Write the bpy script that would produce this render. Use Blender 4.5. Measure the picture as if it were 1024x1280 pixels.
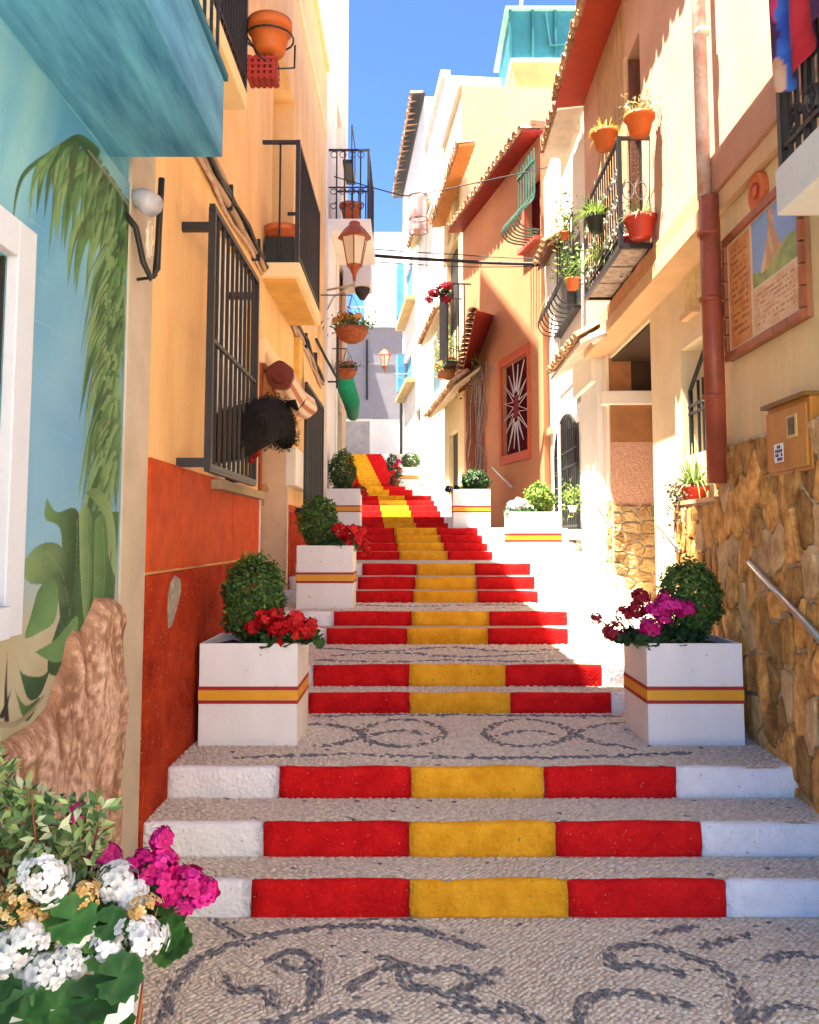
import bpy, math, random
import numpy as np
from mathutils import Vector, Matrix, noise
random.seed(7); RNG = np.random.default_rng(7)
scene = bpy.context.scene
for o in list(bpy.data.objects): bpy.data.objects.remove(o)
C = scene.collection

# ------------------------------------------------------------------ camera, sky, sun, exposure
FPX, TH, HORIZON, CZ = 1090.0, math.radians(5.0), 670.0, 1.65      # focal length in photo pixels, upward pitch, horizon row, eye height
PY0 = HORIZON - FPX * math.tan(TH)                                   # row of the optical axis (the photo is a crop)
cam = bpy.data.objects.new('camera', bpy.data.cameras.new('camera')); C.objects.link(cam)
cam.location = (0, 0, CZ); cam.rotation_euler = (math.pi / 2 + TH, 0, 0)
cam.data.sensor_fit = 'AUTO'; cam.data.sensor_width = 36; cam.data.lens = FPX / 1280 * 36
cam.data.shift_y = -(640 - PY0) / 1280
cam.data.clip_start = .05; cam.data.clip_end = 2000
scene.camera = cam
LIGHT = Vector((.303, .10, -1)).normalized()                          # direction sunlight travels
sun = bpy.data.objects.new('sun', bpy.data.lights.new('sun', 'SUN')); C.objects.link(sun)
sun.data.energy = 5.0; sun.data.angle = math.radians(.53); sun.data.color = (1, .90, .74)
sun.rotation_euler = LIGHT.to_track_quat('-Z', 'Y').to_euler()
world = bpy.data.worlds.new('World'); scene.world = world; world.use_nodes = True
wn = world.node_tree.nodes; wl = world.node_tree.links
sky = wn.new('ShaderNodeTexSky'); sky.sky_type = 'NISHITA'; sky.sun_disc = False
tos = -LIGHT
sky.sun_elevation = math.asin(tos.z); sky.sun_rotation = math.atan2(tos.x, tos.y)
sky.altitude = 0; sky.air_density = .26; sky.dust_density = 0; sky.ozone_density = 10
bg = wn['Background']; bg.inputs['Strength'].default_value = .12
wl.new(sky.outputs[0], bg.inputs[0])
scene.view_settings.view_transform = 'Standard'; scene.view_settings.look = 'None'
scene.view_settings.exposure = 3.0; scene.view_settings.gamma = 1
scene.render.engine = 'CYCLES'
scene.cycles.max_bounces = 8; scene.cycles.diffuse_bounces = 5

# ------------------------------------------------------------------ pixels to places
def ray(px, py):
    x = (px - 512) / FPX; u = -(py - PY0) / FPX
    return x, math.cos(TH) - u * math.sin(TH), math.sin(TH) + u * math.cos(TH)
def onZ(px, py, z):
    x, y, w = ray(px, py); t = (z - CZ) / w; return x * t, y * t
def onY(px, py, d):
    x, y, w = ray(px, py); t = d / y; return x * t, CZ + w * t
class Fac:
    """a vertical street front: u runs away along it, o out of it into the street"""
    def __init__(s, ox, oy, ang, right):
        s.o = (ox, oy); s.d = (math.sin(ang), math.cos(ang))
        s.n = (-s.d[1], s.d[0]) if right else (s.d[1], -s.d[0])
        s.rz = math.atan2(-s.d[0], s.d[1])
    def w(s, u, o, z): return (s.o[0] + s.d[0] * u + s.n[0] * o, s.o[1] + s.d[1] * u + s.n[1] * o, z)
    def hit(s, px, py, off=0):
        x, y, w = ray(px, py); bx, by = s.o[0] + s.n[0] * off, s.o[1] + s.n[1] * off
        t = (bx * s.n[0] + by * s.n[1]) / (x * s.n[0] + y * s.n[1])
        return (x * t - bx) * s.d[0] + (y * t - by) * s.d[1], CZ + w * t
    def U(s, px, off=0): return s.hit(px, HORIZON, off)[0]
LF = Fac(-1.28, 0, 0, False)
RF = Fac(1.97, 0, math.atan(.02), True)
TF = Fac(*RF.w(14.55, 0, 0)[:2], math.radians(-12), True)
FF = Fac(*TF.w(5.0, 0, 0)[:2], math.radians(-5.2), True)

# ------------------------------------------------------------------ materials
def lin(r, g, b):
    return tuple(((c / 255) / 12.92 if c / 255 <= .04045 else ((c / 255 + .055) / 1.055) ** 2.4) for c in (r, g, b))
MATS = {}
def M(name, col, rough=.85, var=.18, scale=3., bump=.25, bscale=60., metal=0., spec=.3, col2=None, rnd=0., fleck=None, streak=False):
    if name in MATS: return MATS[name]
    m = bpy.data.materials.new(name); m.use_nodes = True; n = m.node_tree.nodes; l = m.node_tree.links
    p = n['Principled BSDF']; p.inputs['Roughness'].default_value = rough; p.inputs['Metallic'].default_value = metal
    p.inputs['Specular IOR Level'].default_value = spec
    tc = n.new('ShaderNodeTexCoord'); src = tc.outputs['Object']
    if streak:
        mp = n.new('ShaderNodeMapping'); mp.inputs['Scale'].default_value = (1, 1, .25); l.new(src, mp.inputs[0]); s2 = mp.outputs[0]
    else: s2 = src
    nz = n.new('ShaderNodeTexNoise'); nz.inputs['Scale'].default_value = scale; nz.inputs['Detail'].default_value = 8; nz.inputs['Roughness'].default_value = .65
    l.new(s2, nz.inputs['Vector'])
    rp = n.new('ShaderNodeValToRGB'); l.new(nz.outputs['Fac'], rp.inputs[0])
    a = tuple(max(0, c * (1 - var)) for c in col); b = col2 if col2 else tuple(min(1, c * (1 + var)) for c in col)
    rp.color_ramp.elements[0].position = .32; rp.color_ramp.elements[1].position = .68
    rp.color_ramp.elements[0].color = (*a, 1); rp.color_ramp.elements[1].color = (*b, 1)
    out = rp.outputs[0]
    if rnd:
        oi = n.new('ShaderNodeObjectInfo'); hs = n.new('ShaderNodeHueSaturation')
        mr = n.new('ShaderNodeMapRange'); mr.inputs['To Min'].default_value = 1 - rnd; mr.inputs['To Max'].default_value = 1 + rnd
        l.new(oi.outputs['Random'], mr.inputs[0]); l.new(mr.outputs[0], hs.inputs['Value']); l.new(out, hs.inputs['Color'])
        out = hs.outputs[0]
    if fleck:
        fz = n.new('ShaderNodeTexNoise'); fz.inputs['Scale'].default_value = fleck[1]; fz.inputs['Detail'].default_value = 4; l.new(src, fz.inputs['Vector'])
        fr = n.new('ShaderNodeValToRGB'); l.new(fz.outputs['Fac'], fr.inputs[0])
        fr.color_ramp.elements[0].position = fleck[2]; fr.color_ramp.elements[1].position = fleck[2] + .05
        mx = n.new('ShaderNodeMix'); mx.data_type = 'RGBA'; l.new(fr.outputs[0], mx.inputs[0]); l.new(out, mx.inputs[6]); mx.inputs[7].default_value = (*fleck[0], 1)
        out = mx.outputs[2]
    l.new(out, p.inputs['Base Color'])
    if bump:
        bz = n.new('ShaderNodeTexNoise'); bz.inputs['Scale'].default_value = bscale; bz.inputs['Detail'].default_value = 6; l.new(src, bz.inputs['Vector'])
        bp = n.new('ShaderNodeBump'); bp.inputs['Strength'].default_value = bump; bp.inputs['Distance'].default_value = .02
        l.new(bz.outputs['Fac'], bp.inputs['Height']); l.new(bp.outputs[0], p.inputs['Normal'])
    MATS[name] = m; return m
def MCOL(name, rough=.6, trans=0., bump=0., bscale=80, spec=.3):
    """colour comes from the mesh's own colour attribute (leaves, painted pictures)"""
    if name in MATS: return MATS[name]
    m = bpy.data.materials.new(name); m.use_nodes = True; n = m.node_tree.nodes; l = m.node_tree.links
    p = n['Principled BSDF']; p.inputs['Roughness'].default_value = rough; p.inputs['Specular IOR Level'].default_value = spec
    at = n.new('ShaderNodeAttribute'); at.attribute_name = 'tint'; l.new(at.outputs['Color'], p.inputs['Base Color'])
    if trans:
        t = n.new('ShaderNodeBsdfTranslucent'); l.new(at.outputs['Color'], t.inputs['Color'])
        mx = n.new('ShaderNodeMixShader'); mx.inputs[0].default_value = trans
        l.new(p.outputs[0], mx.inputs[1]); l.new(t.outputs[0], mx.inputs[2]); l.new(mx.outputs[0], n['Material Output'].inputs[0])
    if bump:
        tc = n.new('ShaderNodeTexCoord'); bz = n.new('ShaderNodeTexNoise'); bz.inputs['Scale'].default_value = bscale; bz.inputs['Detail'].default_value = 5
        l.new(tc.outputs['Object'], bz.inputs['Vector']); bp = n.new('ShaderNodeBump'); bp.inputs['Strength'].default_value = bump; bp.inputs['Distance'].default_value = .02
        l.new(bz.outputs['Fac'], bp.inputs['Height']); l.new(bp.outputs[0], p.inputs['Normal'])
    MATS[name] = m; return m
def MGLASS(name, col, rough=.05):
    if name in MATS: return MATS[name]
    m = bpy.data.materials.new(name); m.use_nodes = True; p = m.node_tree.nodes['Principled BSDF']
    p.inputs['Base Color'].default_value = (*col, 1); p.inputs['Roughness'].default_value = rough; p.inputs['Transmission Weight'].default_value = .9
    p.inputs['IOR'].default_value = 1.1
    MATS[name] = m; return m

yellow_w = M('yellow plaster', (.84, .50, .21), var=.15, scale=2.2, bump=.2, bscale=30, col2=(.90, .58, .27), streak=True)
tall_y = M('weathered yellow plaster', (.56, .37, .16), var=.2, scale=1.2, bump=.3)
pale_yellow = M('pale yellow plaster', (.82, .62, .34), var=.08, scale=1.2, bump=.12)
cream_w = M('cream plaster', (.80, .70, .54), var=.08, scale=1.5, bump=.12)
strip_w = M('grey beige plaster', (.50, .43, .33), var=.15, scale=2.5, bump=.2)
white_w = M('whitewash', (.76, .74, .71), var=.05, scale=1.4, bump=.2, bscale=25)
offwhite = M('warm white plaster', (.82, .76, .66), var=.06, scale=1.4, bump=.2, bscale=25)
pink_w = M('pinkish plaster', (.52, .31, .22), var=.07, scale=2, bump=.15, col2=(.58, .37, .27))
beige_w = M('ochre beige plaster', (.76, .58, .30), var=.18, scale=2.4, bump=.3, col2=(.82, .66, .38), streak=True)
band_w = M('terracotta pink band', (.50, .26, .17), var=.1, scale=3, bump=.1)
tan_w = M('tan moulding', (.62, .40, .22), var=.1, scale=3, bump=.1)
terra_w = M('terracotta plaster', (.50, .21, .10), var=.08, scale=1.5, bump=.15)
red_dado = M('red rough render', (.40, .030, .008), spec=.08, var=.35, scale=5, bump=.9, bscale=70, col2=(.52, .055, .014), fleck=((.55, .30, .20), 60, .665))
red_panel = M('red dado panel', (.50, .060, .010), spec=.08, var=.22, scale=7, bump=.25, bscale=120, rough=.6, col2=(.58, .085, .014))
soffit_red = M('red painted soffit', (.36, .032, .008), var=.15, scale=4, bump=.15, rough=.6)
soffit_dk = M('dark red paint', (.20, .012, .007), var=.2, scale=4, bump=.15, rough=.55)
tile_m = M('clay roof tile', (.42, .20, .10), var=.3, scale=9, bump=.4, bscale=50, rnd=.35, col2=(.55, .34, .20))
iron = M('black iron', (.012, .012, .014), rough=.45, var=.2, bump=.15, bscale=150, spec=.5)
irongreen = M('green iron', (.05, .13, .09), rough=.5, var=.2, bump=.1)
steel = M('steel rail', (.55, .53, .50), rough=.28, metal=.9, var=.08, bump=.03)
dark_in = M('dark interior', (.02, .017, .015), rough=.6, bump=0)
glass_dk = M('window glass', (.03, .035, .04), rough=.08, var=.3, bump=0, spec=.6)
wood_dk = M('brown wood', (.16, .06, .03), rough=.6, var=.3, scale=12, bump=.25, streak=True)
white_paint = M('white planter paint', (.80, .80, .80), rough=.5, var=.05, scale=5, bump=.10, bscale=40, fleck=((.58, .52, .44), 22, .685), streak=True)
stripe_r = M('dark red stripe', (.36, .02, .02), rough=.45, var=.1, bump=.05)
stripe_y = M('yellow stripe', (.74, .36, .025), rough=.45, var=.1, bump=.05)
soil_m = M('soil', (.05, .03, .02), var=.4, scale=40, bump=1, bscale=90)
st_red = M('red step paint', (.60, .006, .010), rough=.8, spec=.08, var=.2, scale=9, bump=.6, bscale=60, col2=(.70, .014, .014), fleck=((.62, .26, .20), 85, .685))
st_yel = M('yellow step paint', (.84, .36, .012), rough=.8, spec=.08, var=.18, scale=8, bump=.6, bscale=60, col2=(.92, .46, .03), fleck=((.46, .25, .06), 38, .675))
st_wht = M('white step paint', (.84, .85, .88), rough=.8, spec=.08, var=.08, scale=8, bump=.7, bscale=50, fleck=((.45, .40, .34), 34, .675))
concrete = M('tread mortar', (.58, .49, .38), var=.25, scale=14, bump=.8, bscale=120)
peb_l = M('pale pebble', (.70, .60, .47), var=.35, scale=34, rough=.6, bump=.2, col2=(.84, .75, .62))
peb_d = M('slate pebble', (.085, .095, .11), var=.45, scale=46, rough=.55, bump=.2, col2=(.26, .27, .29))
earth = M('ground', (.62, .53, .40), var=.2, scale=2, bump=.4)
clay = M('clay pot', (.55, .13, .04), rough=.6, var=.15, scale=9, bump=.15)
clay_o = M('orange pot', (.48, .11, .02), rough=.55, var=.12, scale=9, bump=.12)
clay_r = M('red plastic pot', (.32, .03, .018), rough=.45, var=.12, scale=9, bump=.08)
pot_black = M('black planter', (.02, .025, .02), rough=.5, bump=.1)
leafm = MCOL('leaf', rough=.5, trans=.22)
petalm = MCOL('petal', rough=.55, trans=.25)
paintm = MCOL('mural paint', rough=.7, bump=.12, bscale=35)
cable_m = M('black cable', (.02, .02, .02), rough=.5, bump=0)
cable_g = M('grey cable', (.42, .28, .17), rough=.7, var=.3, bump=.2)
pipe_m = M('brown drainpipe', (.30, .07, .035), rough=.4, var=.25, scale=6, bump=.1)
pipe_w = M('pale pink pipe', (.55, .26, .17), rough=.5, var=.2, scale=9, bump=.1, col2=(.60, .52, .46))
stone_m = M('wall stone', (.54, .21, .035), var=.55, scale=9, rough=.8, bump=.9, bscale=28, rnd=.45, col2=(.74, .42, .13))
stone_l = M('pale wall stone', (.58, .33, .13), var=.4, scale=6, rough=.85, bump=.9, bscale=28, rnd=.25, col2=(.66, .46, .24))
mortar_m = M('mortar', (.56, .48, .34), var=.3, scale=12, bump=.8, bscale=70)
blue_paint = M('sea blue paint', (.07, .36, .50), var=.35, scale=1.8, rough=.7, bump=.1, col2=(.15, .48, .60))
shutter_blue = M('blue shutter', (.08, .30, .60), rough=.6, var=.15, bump=.1)
teal = M('teal sheet', (.03, .17, .20), rough=.5, var=.15, bump=.2, bscale=8)
fur_m = M('black fur', (.006, .006, .006), rough=.8, var=.4, scale=30, bump=1, bscale=140, spec=.15)
lamp_glass = M('frosted lamp glass', (.66, .58, .42), rough=.35, var=.06, bump=0)
lamp_cap = M('rusty lamp cap', (.30, .07, .025), rough=.5, var=.3, scale=12, bump=.2)
box_white = M('white enamel box', (.75, .72, .65), rough=.45, var=.06, bump=.05)
gold_wood = M('orange varnished door', (.46, .19, .03), rough=.35, var=.18, scale=10, bump=.1, streak=True)
tile_pic = MCOL('glazed tile picture', rough=.25, bump=.08, spec=.5)
cloth_m = MCOL('printed cloth', rough=.9, bump=.15, bscale=300)
awn_m = MCOL('striped canvas', rough=.9, bump=.2, bscale=200)
green_cloth = M('green canvas', (.01, .28, .14), rough=.8, var=.2, scale=14, bump=.2)
pink_reveal = M('pink roughcast', (.62, .36, .25), var=.15, scale=20, bump=.9, bscale=45)
shade_reveal = M('shade brown plaster', (.36, .16, .06), var=.2, scale=5, bump=.2)  # browner copy of the roughcast, painting in the shade on the reveal's top
shade_brown = M('streaked shade brown', (.42, .26, .12), rough=.8, var=.3, scale=14, bump=.3, streak=True)

# ------------------------------------------------------------------ mesh building
class MB:
    def __init__(s): s.v = []; s.f = []
    def add(s, vs, fs):
        b = len(s.v); s.v += [tuple(p) for p in vs]; s.f += [tuple(b + i for i in f) for f in fs]; return s
    def hexa(s, p): return s.add(p, [(0, 3, 2, 1), (4, 5, 6, 7), (0, 1, 5, 4), (1, 2, 6, 5), (2, 3, 7, 6), (3, 0, 4, 7)])
    def box(s, x0, x1, y0, y1, z0, z1):
        return s.hexa([(x0, y0, z0), (x1, y0, z0), (x1, y1, z0), (x0, y1, z0), (x0, y0, z1), (x1, y0, z1), (x1, y1, z1), (x0, y1, z1)])
    def fbox(s, F, u0, u1, o0, o1, z0, z1):
        return s.hexa([F.w(u0, o0, z0), F.w(u1, o0, z0), F.w(u1, o1, z0), F.w(u0, o1, z0), F.w(u0, o0, z1), F.w(u1, o0, z1), F.w(u1, o1, z1), F.w(u0, o1, z1)])
    def tube(s, pts, r, n=6, closed=False):
        pts = [Vector(p) for p in pts]; N = len(pts); b = len(s.v); prev = None
        for i, p in enumerate(pts):
            a = pts[max(i - 1, 0)]; c = pts[min(i + 1, N - 1)]
            if closed: a = pts[i - 1]; c = pts[(i + 1) % N]
            t = (c - a).normalized() if (c - a).length > 1e-9 else Vector((0, 0, 1))
            ref = Vector((0, 0, 1)) if abs(t.z) < .9 else Vector((1, 0, 0))
            if prev is not None:
                e1 = (prev - t * prev.dot(t)); e1 = e1.normalized() if e1.length > 1e-6 else t.cross(ref).normalized()
            else: e1 = t.cross(ref).normalized()
            prev = e1; e2 = t.cross(e1); rr = r[i] if isinstance(r, (list, tuple)) else r
            for k in range(n):
                an = 2 * math.pi * k / n + math.pi / n
                s.v.append(tuple(p + e1 * (math.cos(an) * rr) + e2 * (math.sin(an) * rr)))
        for i in range(N if closed else N - 1):
            j = (i + 1) % N
            for k in range(n):
                k2 = (k + 1) % n; s.f.append((b + i * n + k, b + i * n + k2, b + j * n + k2, b + j * n + k))
        if not closed:
            s.f.append(tuple(b + k for k in range(n))[::-1]); s.f.append(tuple(b + (N - 1) * n + k for k in range(n)))
        return s
    def lathe(s, prof, c=(0, 0, 0), n=20, cap=True):
        b = len(s.v); N = len(prof)
        for r, z in prof:
            for k in range(n):
                a = 2 * math.pi * k / n; s.v.append((c[0] + r * math.cos(a), c[1] + r * math.sin(a), c[2] + z))
        for i in range(N - 1):
            for k in range(n):
                k2 = (k + 1) % n; s.f.append((b + i * n + k, b + i * n + k2, b + (i + 1) * n + k2, b + (i + 1) * n + k))
        if cap:
            s.f.append(tuple(b + k for k in range(n))[::-1]); s.f.append(tuple(b + (N - 1) * n + k for k in range(n)))
        return s
    def prism(s, F, poly, o0, o1):
        """poly in (u, z) extruded from o0 to o1"""
        n = len(poly); s.add([F.w(u, o0, z) for u, z in poly] + [F.w(u, o1, z) for u, z in poly],
              [tuple(range(n))[::-1], tuple(range(n, 2 * n))] + [(i, (i + 1) % n, n + (i + 1) % n, n + i) for i in range(n)]); return s
    def ball(s, c, r, n=10, sc=(1, 1, 1)):
        prof = [(math.sin(math.pi * i / (n // 2 + 1)) or 1e-4, -math.cos(math.pi * i / (n // 2 + 1))) for i in range(n // 2 + 2)]
        b = len(s.v); s.lathe([(max(p[0], 1e-3) * r, p[1] * r) for p in prof], (0, 0, 0), n)
        for i in range(b, len(s.v)): v = s.v[i]; s.v[i] = (c[0] + v[0] * sc[0], c[1] + v[1] * sc[1], c[2] + v[2] * sc[2])
        return s
def mkmesh(name, v, f, mat, smooth=False, cols=None):
    me = bpy.data.meshes.new(name); me.from_pydata([tuple(p) for p in v], [], [tuple(x) for x in f]); me.materials.append(mat)
    if smooth: me.polygons.foreach_set('use_smooth', [True] * len(me.polygons))
    if cols is not None:
        at = me.attributes.new('tint', 'FLOAT_COLOR', 'POINT'); a = np.ones((len(me.vertices), 4), np.float32); a[:, :3] = cols; at.data.foreach_set('color', a.ravel())
    me.update(); return me
def npmesh(name, V, Fc, mat, cols=None, smooth=False):
    """numpy: V (n,3), Fc (m,k) all faces with k corners"""
    me = bpy.data.meshes.new(name); n, m, k = len(V), len(Fc), Fc.shape[1]
    me.vertices.add(n); me.vertices.foreach_set('co', np.asarray(V, np.float32).ravel())
    me.loops.add(m * k); me.loops.foreach_set('vertex_index', np.asarray(Fc, np.int32).ravel())
    me.polygons.add(m); me.polygons.foreach_set('loop_start', np.arange(0, m * k, k, dtype=np.int32))
    me.polygons.foreach_set('loop_total', np.full(m, k, np.int32))
    if smooth: me.polygons.foreach_set('use_smooth', np.ones(m, bool))
    me.materials.append(mat)
    if cols is not None:
        at = me.attributes.new('tint', 'FLOAT_COLOR', 'POINT'); a = np.ones((n, 4), np.float32); a[:, :3] = cols; at.data.foreach_set('color', a.ravel())
    me.update(calc_edges=True); me.validate(); return me
def tagit(o, label=None, cat=None, group=None, kind=None):
    if label: o['label'] = label
    if cat: o['category'] = cat
    if group: o['group'] = group
    if kind: o['kind'] = kind
    return o
def thing(name, label, cat, loc=(0, 0, 0), group=None, rz=0, kind=None):
    o = bpy.data.objects.new(name, None); o.empty_display_size = .1; C.objects.link(o); o.location = loc; o.rotation_euler = (0, 0, rz)
    return tagit(o, label, cat, group, kind)
def link(name, me, parent=None, loc=None, rz=0, rot=None, sc=None):
    """mesh given in world coordinates unless loc is given, then local to loc"""
    o = bpy.data.objects.new(name, me); C.objects.link(o)
    if parent is not None: o.parent = parent
    if loc is not None: o.location = loc
    elif parent is not None and parent.parent is None and parent.type == 'EMPTY': o.location = tuple(-c for c in parent.location)
    if rot is not None: o.rotation_euler = rot
    elif rz: o.rotation_euler = (0, 0, rz)
    if sc is not None: o.scale = sc if isinstance(sc, (tuple, list)) else (sc, sc, sc)
    return o
def part(name, mb, mat, parent=None, smooth=False, kind=None, label=None, cols=None, bevel=0):
    o = link(name, mkmesh(name, mb.v, mb.f, mat, smooth, cols), parent)
    if bevel:
        bv = o.modifiers.new('bevel', 'BEVEL'); bv.width = bevel; bv.segments = 2; bv.limit_method = 'ANGLE'
    return tagit(o, label, kind=kind)
def sub_loc(parent, p):
    """a world point in the local space of a part whose thing stands (unrotated) at an empty"""
    r = parent
    while r.parent is not None: r = r.parent
    if parent is r: return tuple(p[i] - r.location[i] for i in range(3))
    return p      # parts keep world coordinates
def copy_tree(o, loc=None, rz=None, parent=None, label=None):
    c = o.copy(); C.objects.link(c)
    if parent is not None: c.parent = parent
    if loc is not None: c.location = loc
    if rz is not None: c.rotation_euler = (0, 0, rz)
    if label: c['label'] = label
    for ch in o.children: copy_tree(ch, parent=c)
    return c

def wall(T, F, u0, u1, z0, z1, mat, openings=(), off=0., depth=5., name='wall', closed=True):
    """front with real openings (u0,u1,z0,z1,reveal), plus sides, top and back so that the house is a body"""
    mb = MB(); us = sorted({u0, u1, *[x for o in openings for x in o[:2]]}); zs = sorted({z0, z1, *[x for o in openings for x in o[2:4]]})
    for i in range(len(us) - 1):
        for j in range(len(zs) - 1):
            uc, zc = (us[i] + us[i + 1]) / 2, (zs[j] + zs[j + 1]) / 2
            if any(o[0] < uc < o[1] and o[2] < zc < o[3] for o in openings): continue
            mb.add([F.w(us[i], off, zs[j]), F.w(us[i + 1], off, zs[j]), F.w(us[i + 1], off, zs[j + 1]), F.w(us[i], off, zs[j + 1])], [(0, 1, 2, 3)])
    for a, b, c, d, r in openings:
        for (p, q) in (((a, c), (b, c)), ((b, c), (b, d)), ((b, d), (a, d)), ((a, d), (a, c))):
            mb.add([F.w(p[0], off, p[1]), F.w(q[0], off, q[1]), F.w(q[0], off - r, q[1]), F.w(p[0], off - r, p[1])], [(0, 1, 2, 3)])
        mb.add([F.w(a, off - r, c), F.w(b, off - r, c), F.w(b, off - r, d), F.w(a, off - r, d)], [(0, 1, 2, 3)])
    if closed:
        q = off - depth
        mb.add([F.w(u0, off, z0), F.w(u0, off, z1), F.w(u0, q, z1), F.w(u0, q, z0), F.w(u1, off, z0), F.w(u1, off, z1), F.w(u1, q, z1), F.w(u1, q, z0)],
               [(0, 1, 2, 3), (4, 5, 6, 7), (1, 5, 6, 2), (3, 2, 6, 7)])
    return part(name, mb, mat, T)

# clay tiles at an eave: cover tiles (hump up) and pan tiles between them
def tile_mesh(r, L, up=True):
    mb = MB(); n = 6; s = 1 if up else -1
    for x in (0, L):
        rr = r * (1.0 if x == 0 else .82)
        for k in range(n + 1):
            a = math.pi * k / n; mb.v.append((x, rr * math.cos(a), s * rr * math.sin(a) * .8))
        for k in range(n + 1):
            a = math.pi * k / n; mb.v.append((x, (rr - .014) * math.cos(a), s * (rr - .014) * math.sin(a) * .8))
    m = n + 1
    for k in range(n):
        mb.f += [(k, k + 1, 2 * m + k + 1, 2 * m + k), (m + k, 3 * m + k, 3 * m + k + 1, m + k + 1), (k, m + k, m + k + 1, k + 1), (2 * m + k, 2 * m + k + 1, 3 * m + k + 1, 3 * m + k)]
    return mkmesh('roof_tile', mb.v, mb.f, tile_m, True)
TILE = {}
def eave(T, F, u0, u1, z, over, rise, soffit_mat, pitch=.2, thick=.05, name='eave', off=0., tiles=True, tl=.42):
    mb = MB(); mb.hexa([F.w(u0, off - .02, z + rise), F.w(u1, off - .02, z + rise), F.w(u1, off + over, z), F.w(u0, off + over, z),
                        F.w(u0, off - .02, z + rise + thick), F.w(u1, off - .02, z + rise + thick), F.w(u1, off + over, z + thick), F.w(u0, off + over, z + thick)])
    e = part(name, mb, soffit_mat, T)
    if tiles:
        key = (round(pitch, 3), round(tl, 2))
        if key not in TILE: TILE[key] = (tile_mesh(pitch * .46, tl, True), tile_mesh(pitch * .42, tl, False))
        n = int((u1 - u0) / pitch); sl = math.atan2(rise, over)
        base = math.atan2(-F.n[1], -F.n[0])
        for k in range(n):
            for j, du in ((0, .5), (1, 1.0)):
                if j and k == n - 1: continue
                u = u0 + (k + du) * pitch * ((u1 - u0) / (n * pitch))
                p = F.w(u, off + over + .05 + random.uniform(-.015, .015), z + thick + (.035 if j == 0 else .06) + random.uniform(-.006, .006))
                o = bpy.data.objects.new('roof_tile', TILE[key][j]); C.objects.link(o); o.parent = e
                o.location = p; o.rotation_euler = (random.uniform(-.03, .03), -sl + random.uniform(-.02, .02), base + random.uniform(-.03, .03))
    return e
def bars(T, F, us, o, z0, z1, r, mat, name='bar', one=None):
    """each upright its own object"""
    mb = MB().tube([(0, 0, 0), (0, 0, z1 - z0)], r, 6); me = mkmesh(name, mb.v, mb.f, mat)
    for u in us:
        p = F.w(u, o, z0); b = bpy.data.objects.new(name, me); C.objects.link(b); b.parent = T
        b.location = sub_loc(T, p)
def spiral(F, u, z, o, r, turns=1.4, flip=1, n=14):
    return [F.w(u + flip * r * (1 - .75 * i / n) * math.cos(2 * math.pi * turns * i / n), o, z + r * (1 - .75 * i / n) * math.sin(2 * math.pi * turns * i / n)) for i in range(n + 1)]

# ------------------------------------------------------------------ ground, stairway, pebble paving
mb = MB().add([(-400, -200, -.03), (400, -200, -.03), (400, 800, -.03), (-400, 800, -.03)], [(0, 1, 2, 3)])
tagit(part('ground', mb, earth), kind='structure')
pavement = tagit(part('pavement', MB().box(-1.4, 2.2, -3, 3.97, -.02, 0), concrete), kind='structure')
stair = thing('stairway', None, None, kind='structure')
STEPS = [  # riser distance, level below, level above, shift of the painted band, detail
    (3.96, 0, .144, 0), (4.27, .144, .291, 0), (4.68, .291, .441, .01), (6.09, .441, .575, 0), (6.37, .575, .722, 0), (7.58, .722, .857, -.02),
    (7.84, .857, .977, .02), (8.86, .977, 1.096, .04), (9.2, 1.096, 1.22, .06), (9.68, 1.22, 1.342, .08)]
z = 1.342
for i in range(4): STEPS.append((11.3 + .44 * i, z, z + .105, -.16 - .03 * i)); z += .105
for i in range(6): STEPS.append((17.5 + .65 * i, z, z + .14, -.53 - .05 * i)); z += .14
for i in range(2): STEPS.append((23.4 + .4 * i, z, z + .15, -1.22)); z += .15
N7 = 13; dz = (4.99 - z) / N7
for i in range(N7): STEPS.append((25.0 + .88 * i, z, z + dz, -1.42 - .085 * i)); z += dz
TOPZ = z
def level(d):
    zz = 0
    for s in STEPS:
        if d >= s[0]: zz = s[2]
    return zz
def right_edge(d):
    if d < 14.55: return RF.w(d, 0, 0)[0]
    t = (d - 14.55) / math.cos(math.radians(12))
    if t < 5: return TF.w(t, 0, 0)[0]
    return FF.w((d - FF.o[1]) / math.cos(math.radians(5.2)), 0, 0)[0]
def riser_panel(x0, x1, d, z0, z1, mat, seed, rough, parent):
    rnd = random.Random(seed); mb = MB(); n = max(2, int((x1 - x0) / (.05 if rough else .4)))
    prof = [(-.010, 0.0), (-.014, .35), (-.012, .8), (-.008, .97), (.0, 1.03), (.03, 1.035)]
    for i in range(n + 1):
        x = x0 + (x1 - x0) * i / n; w = (.005 if rough else 0); jz = noise.noise((x * 3, d, 1)) * .008 * bool(rough)
        for k, (o, h) in enumerate(prof):
            edge = .5 if i in (0, n) else 1
            mb.v.append((x + (rnd.uniform(-.004, .004) if rough and i in (0, n) else 0), d + o * edge + noise.noise((x * 9, d * 5, h * 3)) * w - .004, z0 + (z1 - z0) * h + (jz if h > .5 else 0) + rnd.uniform(-1, 1) * w * .25 * (h > .5)))
    m = len(prof)
    for i in range(n):
        for k in range(m - 1): a = i * m + k; mb.f.append((a, a + m, a + m + 1, a + 1))
    for i in (0, n):
        b = len(mb.v); mb.v.append((mb.v[i * m][0], d + .03, z0)); mb.f.append(tuple([i * m + k for k in range(m)] + [b]))
    part('riser_panel', mb, mat, parent, smooth=rough)
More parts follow.
